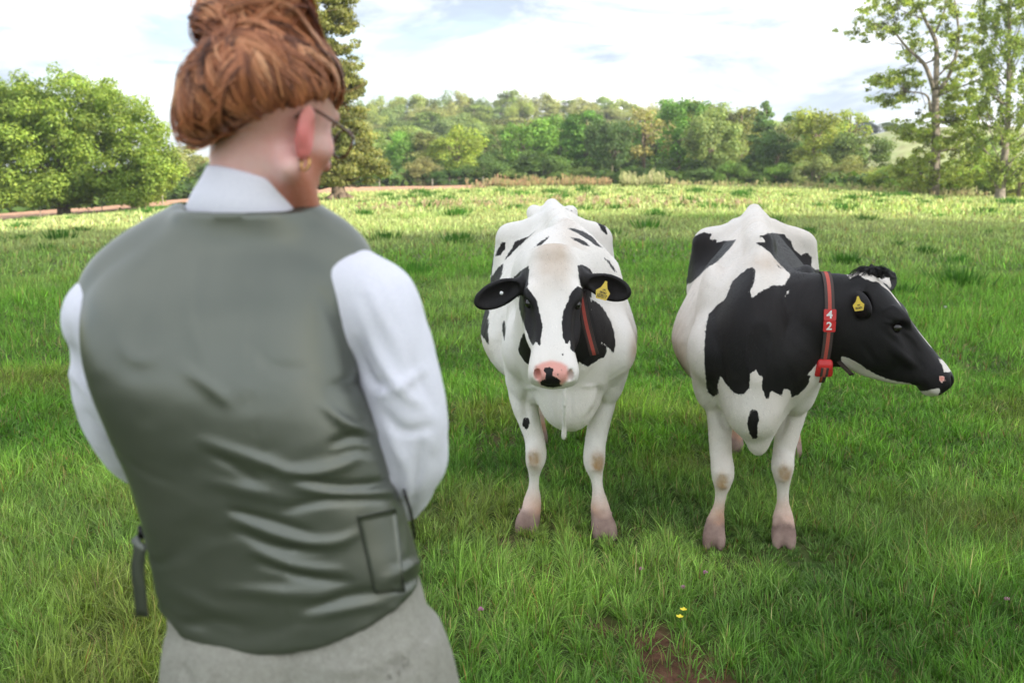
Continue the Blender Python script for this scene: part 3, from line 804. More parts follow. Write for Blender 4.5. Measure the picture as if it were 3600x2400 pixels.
def text_mesh(txt, size, extrude=0.0006):
    c = bpy.data.curves.new('lettering', 'FONT'); c.body = txt; c.size = size; c.extrude = extrude; c.offset = size * .022; c.align_x = 'CENTER'; c.align_y = 'CENTER'
    o = bpy.data.objects.new('lettering', c); COL.objects.link(o)
    dg = bpy.context.evaluated_depsgraph_get(); me = bpy.data.meshes.new_from_object(o.evaluated_get(dg))
    V = np.zeros(len(me.vertices) * 3); me.vertices.foreach_get('co', V); F = [tuple(p.vertices) for p in me.polygons]
    bpy.data.objects.remove(o); bpy.data.curves.remove(c); bpy.data.meshes.remove(me)
    return V.reshape(-1, 3), F
def plate(name, outline, thick, mat, root, org, e1, e2, textmat=None, texts=(), bend=0.0):
    """flat tag with an outline in (e1,e2) metres, lettering on its front"""
    e1 = np.asarray(e1, float); e1 /= np.linalg.norm(e1); e2 = np.asarray(e2, float); e2 -= e1 * (e2 @ e1); e2 /= np.linalg.norm(e2); e3 = np.cross(e1, e2)
    o2 = np.asarray(outline, float); n = len(o2)
    to = lambda u, v, h: np.asarray(org) + e1 * u + e2 * v + e3 * h
    V = [to(u, v, -thick / 2) for u, v in o2] + [to(u, v, thick / 2) for u, v in o2]
    F = [tuple(range(n - 1, -1, -1)), tuple(range(n, 2 * n))] + [(i, (i + 1) % n, n + (i + 1) % n, n + i) for i in range(n)]
    mi = [0] * len(F); V = list(V)
    for (t, size, u, v, sx) in texts:
        tv, tf = text_mesh(t, size); k = len(V)
        V += [to(u + a * sx, v + b_, thick / 2 + .0004 + c_) for a, b_, c_ in tv]; F += [tuple(k + i for i in f) for f in tf]; mi += [1] * len(tf)
    return child(name, np.array(V), F, None, root, smooth=False, mats=[mat, textmat or mat], midx=mi)
M_tagy = simple_mat('yellow_plastic', (0.72, 0.52, 0.06), 0.45, 0.06, 60)
M_ink = simple_mat('tag_ink', (0.03, 0.025, 0.02), 0.6)
M_red = simple_mat('red_plastic', (0.62, 0.03, 0.03), 0.4, 0.12, 60, 0.05)
M_whitep = simple_mat('white_plastic', (0.8, 0.8, 0.78), 0.45, 0.03)
def webbing(name):
    m, t, b = new_mat(name)
    at = NN(t, 'ShaderNodeAttribute', attribute_name='across'); tcn = NN(t, 'ShaderNodeTexCoord')
    n = NOISE(t, tcn.outputs['Object'], 240, 2)
    k = MATH(t, 'LESS_THAN', MATH(t, 'ABSOLUTE', at.outputs['Fac']), 0.36)
    c = MIX(t, k, (0.055, 0.045, 0.04), (0.62, 0.10, 0.07))
    LK(t, MIX(t, MATH(t, 'MULTIPLY', n, 0.5), c, (0.12, 0.06, 0.05)), b.inputs['Base Color']); b.inputs['Roughness'].default_value = 0.8
    return m
M_web = webbing('striped_webbing')
def strap_mesh(path, side, w, thick, nrm, m=9):
    """webbing: flat band with attribute across = -1..1"""
    path = np.asarray(path, float); n = len(path); side = np.broadcast_to(np.asarray(side, float), (n, 3)); nrm = np.broadcast_to(np.asarray(nrm, float), (n, 3))
    s = np.linspace(-1, 1, m); V = []; A = []
    for h in (0.5, -0.5):
        V.append(path[:, None] + side[:, None] * s[None, :, None] * w / 2 + nrm[:, None] * thick * h); A.append(np.broadcast_to(s, (n, m)))
    V = np.concatenate(V).reshape(-1, 3); A = np.concatenate(A).ravel(); F = []; o = n * m
    for i in range(n - 1):
        for j in range(m - 1):
            F.append((i * m + j, i * m + j + 1, (i + 1) * m + j + 1, (i + 1) * m + j)); F.append((o + i * m + j, o + (i + 1) * m + j, o + (i + 1) * m + j + 1, o + i * m + j + 1))
        for j in (0, m - 1): F.append((i * m + j, (i + 1) * m + j, o + (i + 1) * m + j, o + i * m + j))
    for i in (0, n - 1):
        for j in range(m - 1): F.append((i * m + j, i * m + j + 1, o + i * m + j + 1, o + i * m + j))
    return V, np.array(F), A
TAG = [(-.019, 0), (.019, 0), (.026, .030), (.012, .045), (.006, .062), (.004, .072), (-.004, .072), (-.006, .062), (-.012, .045), (-.026, .030)]

def build_left_cow():
    C = Cow((0.25, 4.42, 0), 0)
    ho = C.L((0.166, 4.02, 1.300))
    ax, up = C.Ld((-.016, -.600, -.785)), C.Ld((0.03, -.785, .600))
    neck = [([(-.085, -.33, 1.22), (-.05, -.14, 1.20), (0, .10, 1.18)], [.105, .15, .18], .10, {}),
            ([(-.085, -.30, 1.06), (-.03, -.20, .95), (0, -.05, .85)], [.10, .15, .17], .10, {}),
            ([C.px(1985, 1290, 4.03), C.px(1984, 1420, 4.03), C.px(1983, 1500, 4.10), C.px(1981, 1538, 4.12)], [.012, .009, .008, .009], .012, {})]
    legs = [[(1845, 1300, 110, 4.50), (1842, 1400, 92, 4.47), (1862, 1480, 72, 4.45), (1880, 1545, 64, 4.43), (1883, 1605, 68, 4.40), (1879, 1655, 40, 4.42), (1876, 1705, 37, 4.43), (1872, 1755, 58, 4.43), (1866, 1800, 62, 4.40), (1852, 1845, 84, 4.38)],
            [(2115, 1300, 110, 4.50), (2117, 1400, 92, 4.47), (2107, 1480, 76, 4.45), (2092, 1560, 70, 4.43), (2090, 1620, 70, 4.40), (2096, 1675, 41, 4.40), (2103, 1722, 39, 4.39), (2109, 1775, 60, 4.38), (2115, 1820, 66, 4.36), (2124, 1868, 88, 4.33)]]
    rear = []
    for x in (-.09, .27):
        rear.append(([(x * .9 + .0, 1.40, .80), (x, 1.62, .52), (x, 1.55, .28), (x, 1.48, .13), (x, 1.43, .04)], [.11, .052, .034, .042, .058]))
    ears = [(C.px(1852, 990, 4.04), C.px(1670, 1068, 3.97), C.Ld((-.25, -1, -.15)), .054),
            (C.px(2046, 980, 4.04), C.px(2216, 1034, 3.97), C.Ld((.25, -1, -.15)), .054)]
    fine = [[(-.36, .28, .0062)], [(-.90, -.30, .0065)], [(.76, 1.37, .0065)]]
    V, Q, Hd, fr, ef = cow_body(C, ho, ax, up, neck, legs, rear, ears, fine)
    PXL = PX(C.W(V))
    a, b, c, head, ear = head_region(V, ho, fr, ef, cmin=-.20)
    face = [Z1((610, 455), (660, 520), (710, 590), (735, 720), (765, 860), (745, 920), (738, 1050), (710, 1010), (690, 1000), (665, 1040), (640, 1010), (600, 900), (560, 780), (520, 640), (530, 520)),
            Z1((1110, 450), (1230, 500), (1260, 640), (1250, 900), (1215, 1020), (1150, 1060), (1080, 1110), (1045, 1080), (1035, 990), (1015, 1020), (995, 1015), (965, 930), (960, 800), (975, 700), (1010, 600), (1050, 510)),
            Z1((625, 240), (620, 430), (600, 470), (560, 500), (520, 560), (330, 700), (60, 600), (100, 420), (430, 380), (540, 290)),
            Z1((1112, 240), (1150, 225), (1220, 255), (1290, 325), (1420, 300), (1680, 430), (1600, 620), (1400, 640), (1180, 520), (1140, 430), (1120, 330)),
            Z1((775, 1290), (790, 1260), (830, 1255), (875, 1275), (865, 1310), (860, 1340), (930, 1380), (945, 1395), (935, 1430), (960, 1445), (870, 1460), (800, 1455), (735, 1430), (740, 1400), (780, 1370), (795, 1320)),
            Z1((910, 1320), (930, 1315), (925, 1335), (912, 1340)), Z1((945, 1280), (958, 1278), (955, 1292)), Z1((958, 1120), (968, 1118), (968, 1136), (960, 1136))]
    body = [Z2((835, 185), (870, 180), (920, 205), (950, 240), (985, 345), (960, 330), (940, 310), (915, 265), (880, 240), (840, 210)),
            Z2((720, 297), (760, 297), (820, 315), (880, 350), (942, 420), (900, 408), (850, 370), (780, 325)),
            Z2((733, 350), (790, 360), (830, 380), (866, 411), (830, 405), (780, 380)),
            Z2((518, 310), (470, 350), (420, 365), (380, 385), (360, 430), (310, 510), (350, 470), (400, 420), (450, 380)),
            Z2((608, 343), (540, 385), (490, 430), (457, 488), (500, 455), (560, 395)),
            Z2((325, 388), (300, 385), (278, 420), (262, 475), (290, 470), (320, 430)),
            Z2((310, 520), (275, 550), (245, 590), (215, 655), (280, 645), (300, 590), (310, 550)),
            Z2((428, 552), (400, 580), (385, 612), (405, 605)), Z2((675, 447), (710, 465), (745, 495), (720, 493), (695, 475)), Z2((745, 500), (765, 508), (787, 526), (765, 520)),
            Z2((958, 485), (990, 505), (1020, 540), (1041, 580), (1015, 565), (985, 525)),
            Z2((160, 790), (217, 800), (213, 880), (212, 985), (217, 1045), (190, 1010), (150, 950), (140, 860)),
            Z2((315, 880), (300, 900), (298, 950), (315, 1015), (322, 980), (324, 920)),
            Z2((520, 900), (470, 930), (440, 970), (415, 1020), (405, 1080), (430, 1130), (460, 1165), (490, 1180), (530, 1150), (600, 1000)),
            Z1((1100, 520), (1260, 580), (1330, 620), (1400, 700), (1450, 800), (1480, 900), (1490, 1060), (1475, 1115), (1420, 1060), (1385, 1015), (1350, 1010), (1400, 1050), (1405, 1100), (1380, 1160), (1320, 1180), (1290, 1200), (1215, 1250), (1180, 1230), (1130, 1205), (1085, 1310), (1040, 1150), (1060, 900)),
            Z2((1120, 705), (1140, 760), (1165, 820), (1210, 910), (1172, 892), (1150, 860), (1130, 780)), Z2((705, 165), (740, 178), (787, 187), (750, 187)),
            Z4((398, 290), (410, 283), (435, 285), (441, 315), (430, 345), (418, 355), (400, 330))]
    sh = union_sd(PXL, face); sb = union_sd(PXL, body)
    sb = np.where(C.W(V)[:, 1] > 5.95, np.where(V[:, 2] < 1.2, np.maximum(sb, 60 * (vnoise(V, 2.2, 5) - .62) * 6), sb), sb)
    hd = (head | ear)
    black = np.where(hd, sh, sb)
    black = np.where(ear, np.maximum(black, 12), black)
    black = np.clip(black * 4.2 / FPX, -.06, .06)
    pink = np.zeros(len(V))
    nose = poly_sd(PXL, Z1((690, 1240), (760, 1205), (850, 1185), (950, 1205), (1010, 1240), (1030, 1310), (1015, 1380), (960, 1435), (850, 1450), (740, 1435), (690, 1370), (675, 1300)))
    pink = np.where(head & (a > .40), sstep(-7, 9, nose), 0) * .85
    dirt = .60 * sstep(.26, .02, a) * sstep(.11, .02, np.abs(b)) * head
    dirt += 1.5 * (.35 + 1.3 * vnoise(V, 45, 77, 2)) * (gauss(PXL, 1876, 1615, 22, 30) + gauss(PXL, 2102, 1622, 24, 32)) * (V[:, 1] < .3)
    dirt += .85 * sstep(.30, .08, V[:, 2]) * (.4 + vnoise(V, 9, 3))
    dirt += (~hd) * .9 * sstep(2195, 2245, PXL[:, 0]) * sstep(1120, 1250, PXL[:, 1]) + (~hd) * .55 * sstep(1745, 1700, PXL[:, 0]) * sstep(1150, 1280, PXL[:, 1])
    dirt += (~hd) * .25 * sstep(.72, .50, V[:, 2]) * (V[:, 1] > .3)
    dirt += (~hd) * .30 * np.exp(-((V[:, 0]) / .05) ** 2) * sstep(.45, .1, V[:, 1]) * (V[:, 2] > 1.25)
    pink = np.maximum(pink, .30 * sstep(.26, .08, V[:, 2]))
    root = finish_cow(C, V, Q, black, pink, np.clip(dirt, 0, 1.0), 'white cow with black eye patches and pink nose facing the camera', fr, ho, 5,
        [([(1850, 1372), (1846, 1420), (1856, 1475)], 13, -.018), ([(2092, 1362), (2112, 1378), (2104, 1430), (2066, 1470)], 13, -.018), ([(1800, 1240), (1830, 1320), (1846, 1400)], 12, -.005), ([(2152, 1250), (2142, 1330), (2118, 1400)], 12, -.005), ([(1845, 1366), (1885, 1360)], 7, .006), ([(2050, 1358), (2100, 1356)], 7, .006),
         ([(1905, 1460), (1930, 1500)], 5, -.004), ([(2052, 1462), (2040, 1500)], 5, -.004), ([(1858, 1585), (1895, 1590)], 8, .007), ([(2075, 1600), (2120, 1604)], 8, .007), ([(1862, 1632), (1892, 1634)], 7, .006), ([(2080, 1648), (2112, 1650)], 7, .006), ([(1806, 1450), (1815, 1475), (1832, 1490)], 6, .005), ([(2150, 1440), (2140, 1470), (2128, 1500)], 6, .005), ([(1876, 1670), (1874, 1740)], 4, -.003), ([(2103, 1690), (2106, 1755)], 4, -.003), ([(1910, 1210), (1925, 1140), (1918, 1090)], 8, -.004), ([(1985, 1210), (1975, 1140), (1985, 1090)], 8, -.004),
         ([(1960, 1380), (1955, 1440), (1965, 1500)], 6, -.003), ([(2005, 1370), (2012, 1440), (2005, 1500)], 6, -.003), ([(1820, 900), (1800, 1000), (1790, 1100)], 16, -.005), ([(2100, 900), (2130, 1000), (2150, 1120)], 16, -.005)])
    for sg in (-1, 1):
        v, f = ball(Hd(.205, sg * .0915, -.010), .0205); child('eye', v, f, M_eye, root)
    # yellow ear tag, folded and turned, on the ear on the photo's right
    o = C.px(2112, 1052, 3.945)
    plate('ear_tag', [(u * 1.15, v * 1.05) for u, v in TAG], .0018, M_tagy, root, o, C.Ld((.86, -.35, -.20)), C.Ld((.55, .12, 1)), M_ink,
          [('507017', .0205, 0, .0125, .66), ('283363', .0125, .001, .028, .78), ('UK', .0095, .003, .040, 1)])
    v, f = ball(C.px(1763, 1030, 3.955), .0075, 8); child('ear_stud', v, f, M_whitep, root)
    # loose end of the collar hanging at the neck
    pts = np.array([C.px(2040, 1020, 4.06), C.px(2052, 1090, 3.99), C.px(2064, 1150, 3.97), C.px(2090, 1248, 3.96)])
    pth = catmull(pts, 14)
    v, f, A = strap_mesh(pth, C.Ld((.94, -.25, .22)), .038, .004, C.Ld((-.25, -.97, 0)))
    child('collar', v, f, M_web, root, attrs={'across': A})
    return root

def build_right_cow():
    C = Cow((1.067, 4.27, 0), R(-12.5))
    ho_w = P(3044, 1000, 4.00); ho = C.L(ho_w)
    ax, up = C.Ld((.63, -.16, -.73)), C.Ld((.72, -.26, .63))
    neck = [([C.px(3010, 1110, 4.03), C.px(2925, 1114, 4.05), C.px(2850, 1128, 4.09), C.px(2740, 1160, 4.20), C.px(2640, 1150, 4.42)], [.100, .114, .130, .172, .20], .07, dict(sy=.72)),
            ([C.px(2790, 1185, 4.12), C.px(2740, 1240, 4.12), C.px(2690, 1300, 4.2)], [.09, .125, .155], .09, {}),
            ([C.px(2662, 1450, 4.12), C.px(2664, 1540, 4.12), C.px(2664, 1580, 4.13)], [.075, .028, .012], .05, {}),
            ([C.px(2980, 1020, 4.03), C.px(2880, 1022, 4.09), C.px(2780, 1010, 4.20), C.px(2700, 970, 4.5)], [.03, .030, .040, .06], .06, {})]
    legs = [[(2530, 1330, 120, 4.36), (2535, 1440, 96, 4.34), (2533, 1520, 78, 4.32), (2534, 1600, 72, 4.30), (2541, 1665, 72, 4.26), (2534, 1735, 41, 4.27), (2526, 1785, 39, 4.27), (2514, 1840, 60, 4.27), (2511, 1870, 64, 4.25), (2510, 1900, 80, 4.24)],
            [(2790, 1330, 120, 4.36), (2784, 1430, 98, 4.34), (2768, 1520, 78, 4.32), (2755, 1590, 72, 4.30), (2752, 1640, 74, 4.26), (2753, 1710, 41, 4.28), (2753, 1762, 39, 4.28), (2753, 1810, 62, 4.27), (2754, 1850, 70, 4.25), (2755, 1890, 84, 4.24)]]
    rear = []
    for x in (-.07, .26):
        rear.append(([(x * .9, 1.40, .80), (x, 1.62, .52), (x, 1.55, .28), (x, 1.48, .13), (x, 1.43, .04)], [.11, .052, .034, .042, .058]))
    ears = [(C.px(2985, 1036, 4.00), C.px(3060, 1098, 3.81), C.Ld((1, .05, .10)), .052),
            (C.px(3100, 1005, 4.08), C.px(3146, 978, 4.22), C.Ld((.4, -1, 0)), .040)]
    fine = [[(.22, .90, .0065)], [(-.52, -.10, .0065)], [(.76, 1.37, .0065)]]
    V, Q, Hd, fr, ef = cow_body(C, ho, ax, up, neck, legs, rear, ears, fine, zs=-.025, hs=.95, pins=1.31)
    PXL = PX(C.W(V))
    a, b, c, head, ear = head_region(V, ho, fr, ef, cmin=-.34)
    white_h = [ZH((690, 250), (760, 170), (940, 200), (990, 230), (1090, 330), (1170, 420), (1230, 560), (1330, 760), (1300, 770), (1240, 700), (1180, 600), (1140, 530), (1080, 460), (1000, 370), (940, 330), (850, 320), (780, 300)),
               ZH((520, 1075), (600, 1100), (700, 1160), (800, 1220), (870, 1260), (960, 1300), (1060, 1330), (1160, 1350), (1230, 1360), (1250, 1400), (1310, 1430), (1400, 1430), (1440, 1415), (1530, 1405), (1500, 1500), (1300, 1500), (1200, 1460), (1000, 1430), (800, 1350), (500, 1240)),
               ZH((1500, 1100), (1560, 1120), (1640, 1230), (1610, 1245), (1560, 1240), (1550, 1200), (1545, 1170))]
    sh = -union_sd(PXL, white_h)
    blaze = np.where((c > -.03), (.030 - .055 * np.clip(a - .02, 0, 1) + .006 * np.sin(a * 60) - np.abs(b)) * 850, -99)
    blaze = np.where(a < .36, blaze, -99); sh = np.minimum(sh, -blaze)
    body = [Z3((220, 370), (270, 340), (320, 322), (375, 330), (350, 370), (400, 365), (400, 385), (450, 378), (522, 370), (490, 420), (440, 480), (380, 530), (330, 560), (280, 610), (240, 645), (220, 650), (180, 700), (145, 752), (100, 760), (150, 610), (200, 500)),
            Z3((675, 345), (760, 325), (830, 335), (880, 380), (900, 430), (945, 470), (985, 515), (1080, 605), (1150, 800), (980, 700), (880, 600), (800, 520), (740, 450), (650, 388), (715, 385), (700, 365)),
            Z3((945, 470), (978, 452), (1010, 480), (1010, 560), (975, 510)),
            Z3((640, 548), (600, 555), (550, 590), (500, 640), (480, 690), (455, 750), (400, 790), (350, 850), (330, 950), (320, 1080), (325, 1200), (335, 1300), (345, 1340), (380, 1375), (408, 1355), (405, 1310), (425, 1240), (450, 1290), (490, 1335), (530, 1365), (580, 1355), (610, 1310), (615, 1230), (650, 1195), (665, 1235), (695, 1245), (690, 1310), (710, 1380), (735, 1395), (745, 1340), (780, 1350), (815, 1370), (835, 1325), (870, 1335), (890, 1390), (930, 1360), (985, 1300), (1000, 1240), (975, 1240), (1030, 1180), (1080, 1120), (1105, 1035), (1500, 1100), (1500, 560), (900, 560), (870, 600), (835, 660), (760, 660), (680, 700), (625, 748), (615, 700), (645, 640), (650, 580)),
            Z3((780, 526), (825, 556), (800, 550)), Z3((100, 990), (118, 1050), (108, 1060), (90, 1000)), Z3((140, 1115), (165, 1150), (192, 1195), (180, 1195), (130, 1140)),
            Z4((1760, 228), (1740, 245), (1725, 310), (1735, 370), (1765, 420), (1785, 400), (1785, 340), (1795, 290), (1790, 245))]
    sb = union_sd(PXL, body)
    sb = np.minimum(sb, -poly_sd(PXL, Z3((866, 686), (852, 700), (838, 735), (858, 722), (868, 700))))
    black = np.where(head, sh, sb)
    black = np.where(ear, np.maximum(black, 12), black)
    tie = head & (a < .05)
    black = np.clip(black * 4.1 / FPX, -.06, .06)
    nost = poly_sd(PXL, ZH((1515, 1275), (1575, 1285), (1568, 1325), (1530, 1355), (1515, 1320)))
    pink = np.where(head & (a > .4), sstep(-3, 4, nost), 0)
    black = np.where(pink > .3, -.02, black)
    dirt = 1.5 * (.35 + 1.3 * vnoise(V, 45, 77, 2)) * (gauss(PXL, 2538, 1692, 20, 26) + gauss(PXL, 2758, 1665, 22, 26)) * (V[:, 1] < .3)
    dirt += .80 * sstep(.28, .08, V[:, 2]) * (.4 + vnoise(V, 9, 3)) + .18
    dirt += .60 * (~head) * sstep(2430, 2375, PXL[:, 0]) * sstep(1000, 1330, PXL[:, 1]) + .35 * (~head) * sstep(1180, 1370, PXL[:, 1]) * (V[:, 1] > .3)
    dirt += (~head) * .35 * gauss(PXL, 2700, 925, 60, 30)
    pink = np.maximum(pink, .30 * sstep(.26, .08, V[:, 2]))
    root = finish_cow(C, V, Q, black, pink, np.clip(dirt, 0, 1.0), 'black and white cow with turned black head and red collar', fr, ho, 6,
        [([(2530, 1430), (2540, 1480), (2572, 1530)], 13, -.018), ([(2796, 1400), (2765, 1470), (2738, 1535)], 13, -.018), ([(2520, 1180), (2540, 1280), (2560, 1400)], 14, -.006), ([(2780, 1300), (2790, 1360), (2780, 1420)], 12, -.005), ([(2840, 1000), (2800, 1080), (2760, 1180)], 10, -.005), ([(2870, 1010), (2845, 1080), (2820, 1150)], 7, .004), ([(2700, 1000), (2680, 1100), (2700, 1200)], 18, -.007),
         ([(2515, 1660), (2560, 1664)], 8, .007), ([(2730, 1636), (2775, 1640)], 8, .007), ([(2520, 1708), (2555, 1710)], 7, .006), ([(2735, 1685), (2770, 1687)], 7, .006), ([(2526, 1750), (2520, 1820)], 4, -.003), ([(2753, 1730), (2753, 1790)], 4, -.003), ([(2610, 1480), (2600, 1540)], 6, -.004), ([(3100, 1160), (3180, 1230), (3250, 1290)], 12, -.005), ([(3150, 1150), (3200, 1180), (3240, 1230)], 9, .004), ([(3030, 1210), (3090, 1290)], 12, -.004), ([(3105, 1090), (3135, 1078), (3165, 1095)], 5, .005), ([(3110, 1128), (3140, 1136), (3165, 1122)], 5, .004)])
    for sg in (-1, 1):
        v, f = ball(Hd(.205, sg * .0915, -.010), .0205); child('eye', v, f, M_eye, root)
    # collar round the neck
    cen = C.px(2893, 1128, 4.06); dirn = C.px(3020, 1112, 4.02) - cen; dirn /= np.linalg.norm(dirn)
    dirn = C.Ld((.99, -.12, .0)); dirn /= np.linalg.norm(dirn)
    # cast rays from the neck axis outwards on the body mesh
    from mathutils.bvhtree import BVHTree
    tree = BVHTree.FromPolygons([tuple(v) for v in V], [tuple(int(i) for i in q) for q in Q])
    u0 = np.array([0, 0, 1.0]); u0 -= dirn * (u0 @ dirn); u0 /= np.linalg.norm(u0); v0 = np.cross(dirn, u0)
    ring = []; nr = []
    for t in np.linspace(0, 2 * np.pi, 61):
        d = u0 * math.cos(t) + v0 * math.sin(t)
        h = tree.ray_cast(Vector(cen + d * .30), Vector(-d))
        r = .30 - h[3] if h[0] is not None and h[3] < .28 else .15
        ring.append(r); nr.append(d)
    ring = np.array(ring); ring[:-1] = np.convolve(np.r_[ring[-4:-1], ring[:-1], ring[:3]], np.ones(5) / 5, 'same')[3:-3]; ring[-1] = ring[0]
    nr = np.array(nr)
    path = cen + nr * (ring[:, None] + .006)
    v, f, A = strap_mesh(path, dirn, .038, .004, nr)
    col = child('collar', v, f, M_web, root, attrs={'across': A})
    def on_collar(px, py):
        k = np.argmin(np.linalg.norm(PX(C.W(path)) - np.array([px, py]), axis=1) + 1e3 * (nr @ C.Ld((0, -1, 0)) < -.1)); return k
    for (ch, (qx, qy)) in (('4', (2893, 1105)), ('2', (2893, 1147))):
        k = on_collar(qx, qy); n_ = nr[k]; tang = path[(k + 1) % 60] - path[k - 1]; tang /= np.linalg.norm(tang)
        if tang[2] < 0: tang = -tang
        w_, h_ = .0235, .0225
        pts = [(-w_, -h_ + .003), (-w_ + .003, -h_), (w_ - .003, -h_), (w_, -h_ + .003), (w_, h_ - .003), (w_ - .003, h_), (-w_ + .003, h_), (-w_, h_ - .003)]
        e1 = np.cross(tang, n_); 
        if e1 @ C.Ld((1, 0, 0)) < 0: e1 = -e1
        o = plate('number_tag', pts, .010, M_red, col, path[k] + n_ * .006, e1, tang, M_whitep, [(ch, .044, -.002, 0, 1.05)])
        o.data.name = 'number_tag'
    # red box at the lowest part of the collar with the strap threaded through
    k = on_collar(2915, 1290); n_ = nr[k]; tang = path[(k + 1) % 60] - path[k - 1]; tang /= np.linalg.norm(tang)
    if tang[2] < 0: tang = -tang
    e1 = np.cross(tang, n_)
    if e1 @ C.Ld((1, 0, 0)) < 0: e1 = -e1
    bm = bmesh.new(); bmesh.ops.create_cube(bm, size=1)
    for q in bm.verts:
        s_ = 1.0 if q.co.y < 0 else .78
        q.co = Vector((q.co.x * .094 * s_, q.co.y * .068, q.co.z * .036 * (1 if q.co.z < 0 else 1)))
    bmesh.ops.bevel(bm, geom=bm.edges[:], offset=.014, segments=4, affect='EDGES', profile=.5)
    org = path[k] + n_ * .016
    Vb = np.array([org + e1 * q.co.x + tang * q.co.y + n_ * q.co.z for q in bm.verts]); Fb = [tuple(q.index for q in f.verts) for f in bm.faces]; bm.free()
    box = child('collar_box', Vb, Fb, M_red, col)
    pth = np.array([org + tang * t + n_ * (.0195 - 6 * t * t) for t in np.linspace(-.024, .024, 8)])
    v, f, A = strap_mesh(pth, e1, .038, .003, n_)
    child('webbing_loop', v, f, M_web, col, attrs={'across': A})
    pth = catmull(np.array([C.px(2940, 1262, 3.99), C.px(2968, 1290, 3.98), C.px(2996, 1318, 3.97)]), 8)
    v, f, A = strap_mesh(pth, C.Ld((.6, -.6, .3)), .022, .003, C.Ld((.6, .2, .7)))
    child('collar_end', v, f, M_web, col, attrs={'across': A * .3 + .7})
    # ear tag
    o = C.px(3020, 1092, 3.79)
    plate('ear_tag', [(u * .85, v * .78) for u, v in TAG], .0018, M_tagy, root, o, C.Ld((1, 0, .12)), C.Ld((-.10, .05, 1)), M_ink,
          [('301871', .0125, 0, .010, .75), ('UK', .008, 0, .022, 1)])
    # forelock: dark curly tuft on the poll
    rr = np.random.default_rng(3); parts = []
    top = C.L(P(3066, 968, 4.0))
    for i in range(44):
        bx, by = rr.normal(0, .015), rr.normal(0, .020); base = top + np.array([bx, by, -.008]); side = -1 if rr.random() < .6 else 1
        L = rr.uniform(.028, .048); kx = side * (.5 + .5 * rr.random()) + bx * 12
        ctrl = [np.zeros(3), np.array([kx * L * .05, rr.normal(0, .006), L * .75]), np.array([kx * L * .50, rr.normal(0, .010), L * .95]), np.array([kx * L * 1.05, rr.normal(0, .012) - .006, L * .55]), np.array([kx * L * 1.35, rr.normal(0, .012) - .010, L * .10])]
        for j in range(13):
            o_ = rr.normal(0, .0022, 3); c = catmull([base + o_ + q * (1 + .08 * rr.normal()) for q in ctrl], 9)
            parts.append(tube(c, np.linspace(.0013, .0005, 9), 3, caps=False))
    v, f = join_parts(parts); child('forelock', v, f, simple_mat('dark_hair', (.014, .011, .012), .38, .3, 40), root)
    return root
cow_a = build_left_cow()
cow_b = build_right_cow()
print('cows', time.time() - T0)
# ================================================================= trees
def leaf_material(name):
    m, t, b = new_mat(name)
    at = NN(t, 'ShaderNodeAttribute', attribute_name='tint'); oi = NN(t, 'ShaderNodeObjectInfo')
    c = MIX(t, 1.0, at.outputs['Color'], oi.outputs['Color'], 'MULTIPLY')
    LK(t, c, b.inputs['Base Color']); b.inputs['Roughness'].default_value = .55; b.inputs['Specular IOR Level'].default_value = .25
    tr = NN(t, 'ShaderNodeBsdfTranslucent'); LK(t, MIX(t, 1.0, c, (1.2, 1.3, .5), 'MULTIPLY'), tr.inputs['Color'])
    mx = NN(t, 'ShaderNodeMixShader'); mx.inputs[0].default_value = .42
    LK(t, b.outputs[0], mx.inputs[1]); LK(t, tr.outputs[0], mx.inputs[2]); LK(t, mx.outputs[0], t.nodes['Material Output'].inputs[0])
    return m
M_leaf = leaf_material('foliage')
M_bark = simple_mat('bark', (.17, .125, .09), .95, .45, 4, .8, bscale=14)
M_bark_grey = simple_mat('grey_bark', (.24, .20, .165), .95, .4, 4, .8, bscale=14)

def leaf_cards(clumps, per_m2, size, r, up=.5, flat=.75, jitter=.35, aspect=.62, shell=.45):
    """leaf-sized faces in clumps [(x,y,z,rx,rz,tone)]"""
    C_, N_, S_, T_ = [], [], [], []
    for (x, y, z, rx, rz, tone) in clumps:
        n = max(8, int(per_m2 * 12 * rx * (rx + rz) / 2))
        d = r.normal(size=(n, 3)); d /= np.linalg.norm(d, axis=1)[:, None]
        rad = (1 - shell * r.random(n) ** 1.5)[:, None] * (1 + .18 * r.normal(size=(n, 1)))
        p = d * rad * np.array([rx, rx, rz]) + (x, y, z)
        nn = d * .6 + np.array([0, 0, up]) + r.normal(size=(n, 3)) * jitter
        C_.append(p); N_.append(nn); S_.append(size * r.uniform(.6, 1.35, n)); T_.append(tone * r.uniform(.78, 1.22, n))
    c = np.vstack(C_); nn = np.vstack(N_); nn /= np.linalg.norm(nn, axis=1)[:, None]; s = np.concatenate(S_); tn = np.concatenate(T_)
    a = r.normal(size=c.shape); u = np.cross(nn, a); u /= np.linalg.norm(u, axis=1)[:, None]; v = np.cross(nn, u)
    u = u * (s / 2)[:, None]; v = v * (s / 2 * aspect)[:, None]
    V = np.stack([c - u, c + v - u * .1, c + u, c - v - u * .1], 1).reshape(-1, 3)
    F = np.arange(len(V)).reshape(-1, 4)
    yel = r.random(len(c)) * .25
    col = np.stack([tn * (1 + yel * .9), tn, tn * (1 - yel)], 1)
    return V, F, np.repeat(col, 4, 0)
